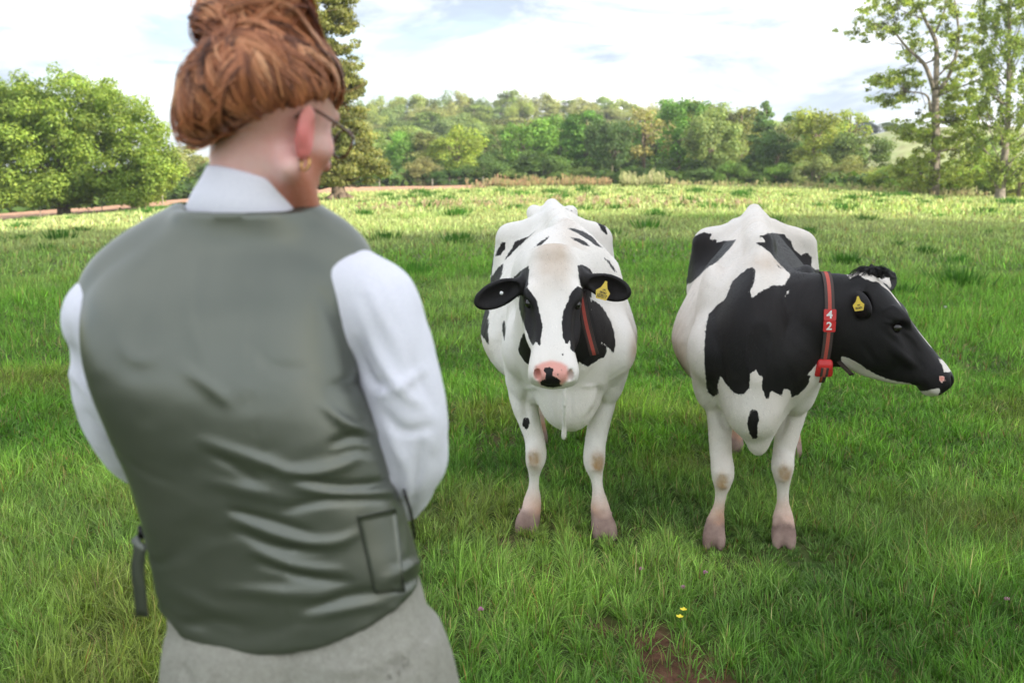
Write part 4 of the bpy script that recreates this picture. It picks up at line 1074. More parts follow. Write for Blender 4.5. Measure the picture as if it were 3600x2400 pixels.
def limb(p0, p1, r0, r1, r, sag=.12, n=7, seg=5):
    p0 = np.asarray(p0, float); p1 = np.asarray(p1, float); L = np.linalg.norm(p1 - p0)
    m1 = p0 + (p1 - p0) * .35 + np.array([0, 0, sag * L]) + r.normal(size=3) * .06 * L; m2 = p0 + (p1 - p0) * .7 + np.array([0, 0, sag * .8 * L]) + r.normal(size=3) * .06 * L
    return tube(catmull([p0, m1, m2, p1], n), np.linspace(r0, r1, n), seg)
def crown_clumps(r, n, cx, cz, rx, rz, cr, zmin=0, pwr=.5, lumps=.18, fr=(.45, 1.0), squash=.75, tvar=.22):
    out = []
    ph = r.uniform(0, 6.28, 6)
    k = 0
    while len(out) < n and k < n * 20:
        k += 1
        d = r.normal(size=3); d /= np.linalg.norm(d)
        az = math.atan2(d[1], d[0]); rr = r.uniform(fr[0], fr[1]) ** pwr
        rr *= 1 + lumps * (math.sin(3 * az + ph[0]) * .5 + math.sin(5 * az + ph[1] + 4 * d[2]) * .5)
        p = (cx + d[0] * rx * rr, d[1] * rx * rr, cz + d[2] * rz * rr)
        if p[2] < zmin: continue
        c = cr * r.uniform(.65, 1.3)
        out.append((p[0], p[1], p[2], c, c * squash, 1 + tvar * r.normal()))
    return out
def finish_tree(name, trunk_parts, leaves, bark, label=None, cat='tree', group=None, color=(.1, .2, .04), loc=(0, 0, 0)):
    root = empty(name, loc)
    if label: tag(root, label, cat, group)
    V, F = join_parts(trunk_parts)
    t = mesh_obj('trunk', V, F, bark); t.parent = root
    c = mesh_obj('crown', leaves[0], leaves[1], M_leaf, attrs={'tint': leaves[2]}, smooth=False); c.parent = root; c.color = (*color, 1)
    return root
def generic_tree(kind, seed):
    """prototype about 10 m tall; returns root"""
    r = np.random.default_rng(seed); parts = []
    if kind == 'round':
        cl = crown_clumps(r, 46, 0, 5.9, 3.9, 3.8, 1.25, zmin=1.4)
        leaves = leaf_cards(cl, 11, .40, r)
        parts.append(tube(catmull([(0, 0, -.5), (.1, 0, 2), (0, .1, 4.5), (0, 0, 7)], 8), np.linspace(.34, .12, 8), 7))
        for c in cl[::4]: parts.append(limb((0, 0, 2 + 3 * r.random()), c[:3], .12, .03, r))
    elif kind == 'tall':
        cl = crown_clumps(r, 44, 0, 6.2, 2.5, 4.1, 1.0, zmin=1.2, lumps=.3)
        leaves = leaf_cards(cl, 13, .38, r)
        parts.append(tube(catmull([(0, 0, -.5), (.1, 0, 3), (0, .1, 6), (0, 0, 9)], 8), np.linspace(.30, .06, 8), 7))
        for c in cl[::4]: parts.append(limb((0, 0, 2 + 4 * r.random()), c[:3], .10, .03, r))
    elif kind == 'bush':
        cl = crown_clumps(r, 40, 0, 3.6, 4.6, 5.6, 1.35, zmin=.3, squash=1.0)
        leaves = leaf_cards(cl, 11, .40, r, up=.8)
        for k in range(5): a = k * 1.3; parts.append(limb((.2 * math.cos(a), .2 * math.sin(a), -.4), (2.4 * math.cos(a), 2.4 * math.sin(a), 6), .14, .04, r))
    elif kind == 'sparse':
        cl = crown_clumps(r, 42, 0, 6.0, 2.9, 4.0, .75, zmin=1.5, lumps=.3)
        leaves = leaf_cards(cl, 7.0, .38, r)
        parts.append(tube(catmull([(0, 0, -.5), (.2, 0, 3), (0, .1, 6), (-.2, 0, 9.3)], 8), np.linspace(.26, .05, 8), 7))
        for c in cl[::2]: parts.append(limb((0, 0, 2 + 5 * r.random()), c[:3], .10, .03, r))
    elif kind == 'conifer':
        cl = []
        for k in range(70):
            z = 1 + 9 * (k / 70); rad = (10.3 - z) * .36; a = r.uniform(0, 6.28)
            cl.append((math.cos(a) * rad * r.uniform(.4, 1), math.sin(a) * rad * r.uniform(.4, 1), z - .3, .35 + rad * .28, .3, 1 + .15 * r.normal()))
        leaves = leaf_cards(cl, 14, .38, r, up=.2)
        parts.append(tube([(0, 0, -.5), (0, 0, 5), (0, 0, 10)], [.28, .16, .03], 7))
    return finish_tree(kind + '_tree' if kind != 'bush' else 'bush', parts, leaves, M_bark)

def place_tree(proto, qx, D, top, width, color, label, group, used={}, cat='tree', name=None, rz=0, base_drop=.0):
    sx = (qx - 1800) / 3551; y = D / math.hypot(1, sx); x = y * sx; z = float(terrain(x, y)) - base_drop
    h = ang_z(top, y) - z; w = width * y / 3551
    if id(proto) in used:
        o = proto.copy(); COL.objects.link(o)
        for ch in proto.children:
            c = ch.copy(); COL.objects.link(c); c.parent = o
    else: o = proto; used[id(proto)] = 1
    bw = proto['bw']; o.location = (x, y, z); o.scale = (w / bw, w / bw, h / proto['bh']); o.rotation_euler = (0, 0, rz)
    if name: o.name = name
    tag(o, label, cat, group)
    for ch in o.children:
        if ch.name.startswith('crown'): ch.color = (*color, 1)
    return o
protos = {}
for i, (k, s) in enumerate([('round', 1), ('round', 2), ('round', 3), ('tall', 4), ('tall', 5), ('bush', 6), ('bush', 7), ('bush', 8), ('sparse', 9), ('conifer', 10)]):
    o = generic_tree(k, s + 50); cr_ = [c for c in o.children if c.name.startswith('crown')][0]
    co = np.zeros(len(cr_.data.vertices) * 3); cr_.data.vertices.foreach_get('co', co); co = co.reshape(-1, 3)
    o['bw'] = float(np.percentile(co[:, 0], 99) - np.percentile(co[:, 0], 1)); o['bh'] = float(np.percentile(co[:, 2], 99.7))
    protos.setdefault(k, []).append(o)
# colours of foliage in May
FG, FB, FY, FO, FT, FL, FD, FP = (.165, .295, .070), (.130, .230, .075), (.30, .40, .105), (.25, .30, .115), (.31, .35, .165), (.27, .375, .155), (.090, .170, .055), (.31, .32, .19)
MID = [ # kind, proto, px, D, top, width, colour, words
 ('round', 0, 1420, 140, 462, 120, FG, 'bright green'), ('tall', 0, 1500, 139, 462, 105, FO, 'olive green'), ('round', 1, 1615, 133, 443, 185, FY, 'yellow-green spreading'),
 ('tall', 1, 1700, 148, 470, 110, FB, 'dark narrow'), ('round', 2, 1845, 138, 425, 200, FG, 'domed mid-green'), ('round', 0, 1965, 146, 405, 190, FG, 'full green'), ('tall', 0, 2060, 141, 390, 170, FG, 'tall leafy'),
 ('round', 2, 2150, 132, 420, 165, FD, 'dark green'), ('sparse', 0, 2262, 136, 378, 170, FT, 'thin tan'), ('tall', 1, 2385, 142, 345, 190, FG, 'tallest fresh green'), ('round', 1, 2500, 134, 368, 190, FL, 'pale silvery green'),
 ('tall', 0, 2600, 150, 378, 170, FO, 'olive'), ('conifer', 0, 2685, 143, 362, 190, FB, 'dark layered conifer'), ('sparse', 0, 2762, 139, 425, 90, FP, 'pinkish bare-topped'), ('round', 0, 2735, 131, 470, 150, FD, 'dark leafy'),
 ('tall', 1, 2860, 128, 385, 210, FY, 'bright yellow-green'), ('sparse', 0, 2985, 135, 385, 150, FY, 'wispy yellow-green'), ('round', 2, 3020, 124, 468, 210, FB, 'low round dark'),
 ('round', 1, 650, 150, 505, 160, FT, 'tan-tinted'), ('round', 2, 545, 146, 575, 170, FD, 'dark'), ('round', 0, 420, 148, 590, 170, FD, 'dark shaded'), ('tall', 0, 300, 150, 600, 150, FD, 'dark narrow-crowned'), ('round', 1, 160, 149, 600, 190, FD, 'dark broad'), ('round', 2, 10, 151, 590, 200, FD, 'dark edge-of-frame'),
 ('round', 0, 1310, 146, 470, 150, FL, 'pale green'), ('tall', 1, 1230, 150, 500, 140, FG, 'green'), ('round', 1, 1100, 148, 520, 170, FG, 'green leafy'), ('round', 0, 940, 150, 540, 180, FB, 'deep green'), ('round', 2, 790, 149, 560, 170, FB, 'shaded green'),
 ('tall', 0, 2445, 160, 352, 150, FY, 'lime green'), ('round', 1, 2295, 158, 395, 160, FG, 'green round-topped'), ('round', 0, 1760, 158, 440, 160, FL, 'pale round-topped'), ('tall', 1, 2560, 138, 440, 110, FL, 'pale weeping'),
 ('tall', 0, 2790, 142, 400, 110, FG, 'slim green'), ('round', 2, 2925, 145, 425, 130, FL, 'pale domed'),
 ('round', 1, 3130, 96, 585, 140, FG, 'low bright'), ('round', 0, 3400, 100, 560, 180, FY, 'sunlit yellow-green'), ('round', 2, 3590, 98, 560, 190, FL, 'pale sunlit'), ('tall', 1, 3480, 112, 470, 160, FL, 'tall pale'),
]
WHERE = lambda q: ('beside the oak on the left' if q < 760 else 'behind the man' if q < 1280 else 'above the field left of the cows' if q < 1760 else 'directly above the left cow' if q < 2120 else 'between the two cows' if q < 2500 else 'above the right cow' if q < 2860 else 'right of the cows' if q < 3200 else 'beside the poplar on the right')
rr = np.random.default_rng(12)
for (k, i, q, D, top, w, col, words) in MID:
    p = protos[k][i]
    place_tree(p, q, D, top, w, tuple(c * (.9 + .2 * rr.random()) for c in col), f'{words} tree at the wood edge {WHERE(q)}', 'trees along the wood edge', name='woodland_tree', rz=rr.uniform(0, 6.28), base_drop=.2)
BUSH = [(1245, 126, 612, 130, FD, 'dark low'), (1345, 127, 598, 180, FL, 'grey-green willow'), (1482, 125, 553, 130, FT, 'tan flowering'), (1570, 124, 592, 140, FD, 'dark rounded'), (1700, 126, 543, 190, FB, 'arching dark'), (1790, 125, 592, 170, FL, 'pale low'),
 (1905, 127, 530, 210, FB, 'broad dark'), (2005, 124, 588, 190, FB, 'low spreading'), (2120, 126, 600, 170, FD, 'shaded low'), (2235, 125, 585, 150, FD, 'dark'), (2350, 127, 592, 150, FD, 'deep green'), (2470, 126, 590, 140, FB, 'bluish green'),
 (2565, 123, 568, 130, FG, 'upright green'), (2650, 124, 600, 130, FB, 'low green'), (2750, 123, 575, 160, FG, 'rounded green'), (2860, 120, 548, 150, FL, 'pale feathery'), (3005, 118, 548, 180, FT, 'olive-tan feathery'), (3110, 112, 590, 150, FY, 'yellow-green'), (3225, 104, 575, 170, FG, 'fresh green'),
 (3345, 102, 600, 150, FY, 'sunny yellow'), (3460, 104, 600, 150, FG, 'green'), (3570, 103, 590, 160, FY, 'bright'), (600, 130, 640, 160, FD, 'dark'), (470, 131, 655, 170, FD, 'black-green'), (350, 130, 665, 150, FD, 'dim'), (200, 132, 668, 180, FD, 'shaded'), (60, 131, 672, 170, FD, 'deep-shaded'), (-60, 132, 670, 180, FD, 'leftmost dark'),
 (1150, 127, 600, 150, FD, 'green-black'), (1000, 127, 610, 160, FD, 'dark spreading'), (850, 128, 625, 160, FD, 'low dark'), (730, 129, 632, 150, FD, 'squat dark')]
for n, (q, D, top, w, col, words) in enumerate(BUSH):
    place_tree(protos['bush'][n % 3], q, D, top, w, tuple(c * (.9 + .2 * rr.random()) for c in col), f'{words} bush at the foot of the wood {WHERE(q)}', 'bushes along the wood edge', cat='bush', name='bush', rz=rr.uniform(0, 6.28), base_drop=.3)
# trees on the far hill
ridge = np.array([[300, 640], [700, 600], [1000, 430], [1180, 372], [1250, 350], [1400, 334], [1500, 327], [1600, 322], [1700, 332], [1770, 320], [1820, 312], [1880, 328], [1950, 346], [2050, 338], [2130, 344], [2250, 354], [2350, 352], [2500, 372], [2620, 400], [2760, 430], [2900, 455]])
def ridge_y(q): return np.interp(q, ridge[:, 0], ridge[:, 1])
HC = [(.28, .38, .12), (.21, .31, .10), (.32, .40, .14), (.24, .34, .14), (.17, .25, .09), (.33, .37, .17), (.30, .345, .17)]
ADJ = ['pale', 'deep green', 'yellowish', 'grey-green', 'shadowy', 'light olive', 'tan']
_used = {}
MARK = [(1000, 'just behind the man'), (1130, 'left of the old conifer'), (1260, 'just right of the old conifer'), (1390, 'at the left end of the open view'), (1510, 'left of the left cow'), (1640, 'above the seeding sorrel'), (1760, "above the left cow's ear"), (1860, 'above the left cow'), (1960, "over the left cow's back"), (2070, 'right above the left cow'), (2190, 'between the cows, left part'), (2310, 'between the cows'), (2420, 'between the cows, right part'), (2530, 'left above the right cow'), (2640, 'above the right cow'), (2760, "right above the right cow's back"), (2900, 'towards the gap with the green hill')]
def hill_label(adj, kd, ri, q):
    where = min(MARK, key=lambda m: abs(m[0] - q))[1]
    base = f"{adj} {kd if kd != 'bush' else 'low'} hill tree, {['ridge', 'second', 'middle', 'lower', 'lowest'][ri]} row, {where}"
    n = _used.get(base, 0); _used[base] = n + 1
    return base if n == 0 else base.replace(adj, ['smaller', 'slightly taller', 'narrow'][n - 1] + ' ' + adj)
rows = [(318, 0, 78, 9), (292, 40, 95, 11), (262, 82, 108, 13), (225, 118, 125, 15), (190, 158, 140, 18)]
for ri, (D, dy, step, _) in enumerate(rows):
    q = 960 + ri * 31
    while q < 2900:
        top = ridge_y(q) + dy * (1.0 if q < 2300 else .8) + rr.normal() * 7
        j = rr.integers(len(HC)); kd = ['round', 'round', 'tall', 'bush'][rr.integers(4)]
        if ri == 1 and 1860 < q < 1960: kd = 'conifer'; j = 6; top = 318 + 20
        p = protos[kd][rr.integers(len(protos[kd]))]
        place_tree(p, q, D + rr.uniform(-6, 6), top, step * rr.uniform(1.25, 1.7), HC[j], hill_label(ADJ[j], kd, ri, q), 'trees on the far wooded hill', name='hill_tree', rz=rr.uniform(0, 6.28), base_drop=.5)
        q += step * rr.uniform(.75, 1.1)
for (q, top, w, col, words) in [(3030, 424, 95, (.030, .060, .045), 'dark bluish copse'), (2935, 432, 90, (.10, .15, .07), 'hazy'), (2985, 436, 60, (.12, .16, .08), 'small hazy'), (3110, 430, 90, (.13, .20, .06), 'lighter'), (3180, 432, 70, (.12, .19, .06), 'small light')]:
    place_tree(protos['round'][q % 3], q, 352, top, w, col, f'{words} tree on the skyline of the green hill at right', 'trees on the skyline at right', name='hill_tree', rz=q, base_drop=1)

# undergrowth covering the wooded hill
def undergrowth():
    r = np.random.default_rng(5); n = 2600
    D = r.uniform(135, 330, n); q = r.uniform(300, 2820, n); s_ = (q - 1800) / 3551; y = D / np.hypot(1, s_); x = y * s_
    cl = [(a, b, float(terrain(a, b)) + .8, 2.2, 1.9, 1 + .2 * r.normal()) for a, b in zip(x, y)]
    for a, b, dd in [(qq, D_, 0) for qq in np.linspace(-200, 3600, 210) for D_ in (124.5,)]:
        s2 = (a - 1800) / 3551; yy = (b if a < 2900 else b - 14) / math.hypot(1, s2); cl.append((yy * s2, yy, float(terrain(yy * s2, yy)) + .5, 1.5, .9 + .5 * r.random(), 1 + .2 * r.normal()))
    V, F, T = leaf_cards(cl, .62, 1.15, r)
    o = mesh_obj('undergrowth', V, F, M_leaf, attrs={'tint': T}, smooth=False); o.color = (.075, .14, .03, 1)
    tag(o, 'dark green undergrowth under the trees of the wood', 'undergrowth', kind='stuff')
undergrowth()

def world_px(q, py, D):
    s_ = (q - 1800) / 3551; y = D / math.hypot(1, s_); return P(q, py, y)
# the oak on the left
def oak():
    r = np.random.default_rng(21); b = world_px(225, 745, 88); z0 = float(terrain(b[0], b[1])); b[2] = z0
    sc_ = 88 / 3551
    lobes = [(60, 420, 150, 110), (10, 350, 120, 70), (-90, 480, 130, 120), (600, 600, 50, 70), (330, 460, 120, 90), (170, 420, 120, 90), (230, 330, 150, 90), (380, 370, 130, 85), (500, 470, 110, 100), (560, 590, 90, 90), (120, 520, 150, 90), (260, 560, 150, 80), (400, 520, 120, 100), (420, 640, 130, 50), (260, 660, 110, 45), (80, 640, 140, 70), (-70, 560, 110, 140), (-60, 400, 100, 100), (520, 690, 60, 30), (190, 690, 90, 35), (40, 700, 90, 35)]
    cl = []
    for (lx, ly, rx, rz) in lobes:
        for dep in (-.55, .0, .55):
            c = world_px(lx, ly, 88) - b; c[1] = dep * 5.2 * (1 - abs(lx - 235) / 900)
            n = 13
            for k in range(n):
                d = r.normal(size=3); d /= np.linalg.norm(d); q = r.uniform(.5, 1.0)
                cr_ = r.uniform(.55, 1.05)
                cl.append((c[0] + d[0] * rx * sc_ * q * .85, c[1] + d[1] * 2.3 * q, c[2] + d[2] * rz * sc_ * q * .85, cr_, cr_ * .72, 1 + .20 * r.normal()))
    cl = [c for c in cl if c[2] > 1.3]
    leaves = leaf_cards(cl, 20, .26, r, up=.6)
    parts = [tube(catmull([(0, 0, -.5), (0, 0, .3), (.05, 0, 1.3), (.25, 0, 2.6), (.1, 0, 4)], 9), [.85, .62, .52, .50, .48, .44, .40, .34, .25], 10)]
    for k in range(20):
        c = cl[int(r.integers(len(cl)))]; parts.append(limb((.1, 0, 1.8 + 1.9 * r.random()), c[:3], .22, .04, r, sag=.05, n=9))
    return finish_tree('oak_tree', parts, leaves, M_bark, 'broad round-crowned oak standing alone at the left field edge', 'tree', None, (.235, .345, .075), tuple(b))
oak()
# the old conifer behind the man
def old_conifer():
    r = np.random.default_rng(22); b = world_px(1195, 702, 63); b[2] = float(terrain(b[0], b[1])); s_ = 63 / 3551
    prof = [(-160, 1010, 1225), (0, 985, 1255), (60, 985, 1245), (150, 990, 1278), (215, 1000, 1262), (290, 1000, 1288), (345, 1000, 1262), (430, 980, 1300), (510, 960, 1345), (590, 940, 1410), (640, 960, 1300)]
    cl = []
    ys = np.array([p[0] for p in prof]); L_ = np.array([p[1] for p in prof]); R__ = np.array([p[2] for p in prof])
    for k in range(620):
        py = r.uniform(-150, 640); l = np.interp(py, ys, L_); rt = np.interp(py, ys, R__); m = (l + rt) / 2; hw = (rt - l) / 2 * s_
        a = r.uniform(0, 6.28); q = r.uniform(.35, 1.0)
        c = world_px(m, py, 63) - b; cr_ = r.uniform(.28, .55)
        x = c[0] + math.cos(a) * hw * q * .9; y = c[1] * 0 + math.sin(a) * hw * q
        cl.append((x, y, c[2] - .2 * q, cr_ * 1.25, cr_ * .55, 1 + .22 * r.normal()))
    leaves = leaf_cards(cl, 44, .23, r, up=.3, aspect=.5)
    tp = [world_px(1195, 702, 63) - b, world_px(1185, 640, 63) - b, world_px(1170, 500, 63) - b, world_px(1150, 300, 63) - b, world_px(1120, 170, 63) - b, world_px(1075, 60, 63) - b, world_px(1060, -140, 63) - b]
    tp = [np.array([p[0], 0, p[2]]) for p in tp]; tp[0][2] = -.4
    parts = [tube(catmull(tp, 16), np.concatenate([[.75, .5, .42], np.linspace(.38, .10, 13)]), 9)]
    for k in range(0, len(cl), 9):
        c = cl[k]; t = catmull(tp, 40); j = np.argmin(np.abs(t[:, 2] - (c[2] - .3))); parts.append(limb(t[j], c[:3], .07, .02, r, sag=-.03, n=5, seg=4))
    for (x1, y1) in [(1290, 650), (1240, 655), (1330, 575)]:
        e = world_px(x1, y1, 63) - b; e[1] = -.4; parts.append(limb((.0, 0, .9 + .5 * r.random()), e, .10, .03, r, sag=-.06))
    for a in (.3, 1.8, 3.6, 5.0): parts.append(tube([(0, 0, .5), (.7 * math.cos(a), .7 * math.sin(a), .12), (1.5 * math.cos(a), 1.5 * math.sin(a), -.15)], [.25, .18, .05], 6))
    return finish_tree('conifer_tree', parts, leaves, M_bark, "tall old conifer rising behind the man's head", 'tree', None, (.21, .235, .085), tuple(b))
old_conifer()
# the tall open tree with mistletoe
def tall_tree():
    r = np.random.default_rng(23); D = 84; b = world_px(3290, 684, D); b[2] = float(terrain(b[0], b[1]))
    zz = lambda x, y, dep=0: (world_px(2800 + x / 2.0637, y / 2.0637, D) - b) * (1, 0, 1) + np.array([0, dep, 0])
    L = [([(1000, 1430), (1008, 1150), (1010, 900), (1005, 650)], .40, .25, 0), ([(1012, 650), (1020, 350), (990, 250), (930, 150), (880, 20), (860, -90)], .22, .05, .3), ([(1000, 660), (920, 500), (850, 440), (740, 370), (640, 280), (585, 255)], .19, .05, -1.2),
         ([(965, 850), (940, 740), (880, 690), (720, 680)], .13, .04, -1.0), ([(1015, 690), (1100, 590), (1150, 530), (1220, 370), (1250, 200), (1235, 40), (1230, -80)], .19, .05, 1.2), ([(1020, 700), (1170, 640), (1270, 600), (1340, 560)], .10, .03, -1.5),
         ([(1020, 1040), (1130, 1000), (1290, 980)], .11, .03, 1.4), ([(1020, 1100), (1220, 1080), (1300, 1170)], .11, .03, -1.4), ([(1015, 890), (1200, 870), (1310, 860)], .11, .03, .6), ([(1015, 430), (930, 460), (880, 430)], .08, .03, 1.0), ([(1020, 560), (1110, 470), (1150, 400)], .08, .03, -.8),
         ([(1010, 240), (1060, 100), (1070, -30)], .09, .03, -.7), ([(1240, 340), (1300, 300), (1400, 290)], .07, .03, 0), ([(740, 370), (690, 340), (600, 350), (520, 330)], .06, .02, -1.6), ([(1005, 1050), (900, 980), (780, 970)], .09, .03, 1.0), ([(1005, 1150), (900, 1180), (770, 1240)], .09, .03, -1.0), ([(930, 150), (850, 120), (700, 60)], .07, .02, .8)]
    parts = []; tips = []
    for pts, r0, r1, dep in L:
        n = 4 * len(pts); pp = [zz(x, y, dep * k / (len(pts) - 1)) for k, (x, y) in enumerate(pts)]
        if r0 == .40: pp[0][2] = -.4
        c = catmull(pp, n); parts.append(tube(c, np.linspace(r0, r1, n), 7)); tips += [c[k] for k in range(n // 3, n, 2)] if r0 < .35 else []
    cl = []
    zones = [(500, 90, 170, 90, 18), (420, 250, 110, 80, 14), (640, 180, 120, 100, 18), (800, 60, 120, 80, 14), (620, 30, 120, 50, 10), (700, 250, 150, 50, 8), (900, 330, 100, 70, 10), (950, 100, 120, 100, 12), (1120, 60, 140, 90, 16), (1330, 120, 110, 140, 22), (1180, 250, 130, 110, 12), (1330, 330, 110, 110, 18), (1150, 420, 130, 80, 14), (1280, 500, 130, 90, 22),
             (560, 610, 110, 50, 16), (700, 570, 140, 60, 18), (850, 580, 80, 50, 10), (600, 730, 100, 50, 14), (750, 720, 80, 50, 10), (830, 390, 70, 50, 8), (1180, 650, 140, 80, 22), (1280, 720, 110, 80, 22), (1150, 820, 140, 80, 26), (1300, 850, 90, 90, 20), (1200, 960, 150, 80, 28), (880, 900, 120, 60, 16), (780, 960, 120, 60, 18), (900, 1040, 120, 70, 18), (1200, 1100, 150, 90, 30), (900, 1180, 150, 90, 26), (760, 1220, 120, 90, 22), (1150, 1250, 170, 90, 34), (900, 1300, 160, 70, 24), (1300, 1260, 90, 90, 20), (650, 1280, 120, 70, 14), (1000, 1080, 90, 130, 12)]
    for (x, y, rx, ry, n) in zones:
        for k in range(int(n * 1.15)):
            a, q = r.uniform(0, 6.28), r.random() ** .5
            p = zz(x + rx * q * math.cos(a), y + ry * q * math.sin(a), r.normal() * 1.6); c = r.uniform(.28, .55); cl.append((*p, c, c * .6, 1 + .22 * r.normal()))
    leaves = leaf_cards(cl, 26, .22, r, up=.4, shell=.9)
    nb = np.array([c[:3] for c in cl])
    for k in range(0, len(cl), 4):
        t = np.array(tips); j = np.argmin(np.linalg.norm(t - nb[k], axis=1)); parts.append(limb(t[j], nb[k], .035, .012, r, sag=.02, n=4, seg=3))
    root = finish_tree('tall_tree', parts, leaves, M_bark_grey, 'tall open-crowned tree with dark balls of mistletoe at right', 'tree', None, (.29, .38, .11), tuple(b))
    for k, (x, y, q) in enumerate([(765, 5, 42), (835, 75, 58), (670, 150, 50), (562, 205, 26), (600, 752, 36), (850, 622, 34), (740, 665, 38), (850, 822, 26), (1190, 95, 32), (1082, 205, 46), (1150, 300, 28), (1288, 682, 42), (1160, 862, 58), (1090, 870, 40), (942, 1050, 36), (1152, 1100, 46), (1280, 1192, 38), (880, 1262, 40), (1100, 1330, 45)]):
        p = zz(x, y, -.6 + .3 * (k % 3)); q = q / 2.0637 * D / 3551
        V, F, T = leaf_cards([(0, 0, 0, q, q, 1)], 60 * (.5 / max(q, .2)), .14, r, shell=.8, up=0)
        m = mesh_obj('mistletoe', V + p, F, M_leaf, attrs={'tint': T}, smooth=False); m.parent = root; m.color = (.085, .115, .030, 1); m['kind'] = 'stuff'
    return root
tall_tree()
def poplar():
    r = np.random.default_rng(24); D = 80; b = world_px(3515, 692, D); b[2] = float(terrain(b[0], b[1])); s_ = D / 3551; cl = []
    for k in range(360):
        py = r.uniform(-190, 640); hw = np.interp(py, [-190, 0, 150, 300, 450, 560, 640], [50, 80, 95, 100, 110, 100, 50]) * s_; cx = np.interp(py, [-190, 300, 640], [3560, 3530, 3515])
        a = r.uniform(0, 6.28); q = r.uniform(.3, 1) ** .7; c = (world_px(cx, py, D) - b); cr_ = r.uniform(.28, .5)
        cl.append((c[0] + math.cos(a) * hw * q, math.sin(a) * hw * q, c[2], cr_ * .8, cr_ * 1.3, 1 + .22 * r.normal()))
    leaves = leaf_cards(cl, 36, .22, r, up=.2, shell=.9)
    top = world_px(3560, -200, D) - b
    parts = [tube(catmull([(0, 0, -.4), (0, 0, 1.0), (.1, 0, 6), (top[0], 0, top[2])], 12), np.linspace(.48, .06, 12), 8)]
    for k in range(0, 360, 7):
        c = cl[k]; parts.append(limb((c[0] * .15, 0, max(.8, c[2] - 2.2)), c[:3], .06, .015, r, sag=-.02, n=5, seg=4))
    return finish_tree('poplar_tree', parts, leaves, M_bark_grey, 'upright narrow poplar at the right edge of the view', 'tree', None, (.24, .33, .10), tuple(b))
poplar()
# unseen cloud added right of and behind the viewer to shade the near pasture
def shade_cloud():
    r = np.random.default_rng(30); m, t, b = new_mat('cloud_white'); b.inputs['Base Color'].default_value = (.9, .9, .9, 1); b.inputs['Roughness'].default_value = 1; b.inputs['Specular IOR Level'].default_value = 0
    G = Field(np.arange(-48, 60, 1.6), np.arange(-40, 52, 1.6), np.arange(-20, 22, 1.6)); c0 = np.array([14., 12., 0]); sv = np.array(sun_vec)
    for k in range(-3, 6):
        g = np.array([8 + k * 6.8, 9 + k * 4.16, 0]) + np.array([.8, -.6, 0]) * r.normal() * 1.5
        for q in (-.55, 0, .55):       # puffs strung along the sun's heading so their shadow covers the near pasture
            c = g - c0 + np.array([.8, -.6, 0]) * q * 16; G.ell(c + (0, 0, r.normal() * 1.0), (10.5 + r.normal(), 10.5 + r.normal(), 6.5 + r.random() * 2), 4)
    for k in range(26):
        g = np.array([8 + r.uniform(-4, 6) * 6.8, 9 + r.uniform(-4, 6) * 4.16, 0]); G.ell(g - c0 + np.array([r.normal() * 8, r.normal() * 8, r.normal() * 3]), (4.5, 4.5, 4), 3)
    V, Q = G.mesh(); N = vnormals(V, Q); V = V + N * ((vnoise(V, .22, 3, 4) - .5) * 5)[:, None]
    o = mesh_obj('added_shade_cloud', V + c0 + sv * 215 + np.array([6.8, -5.2, 0]), Q, m); tag(o, kind='structure')
shade_cloud()
print('trees', time.time() - T0)
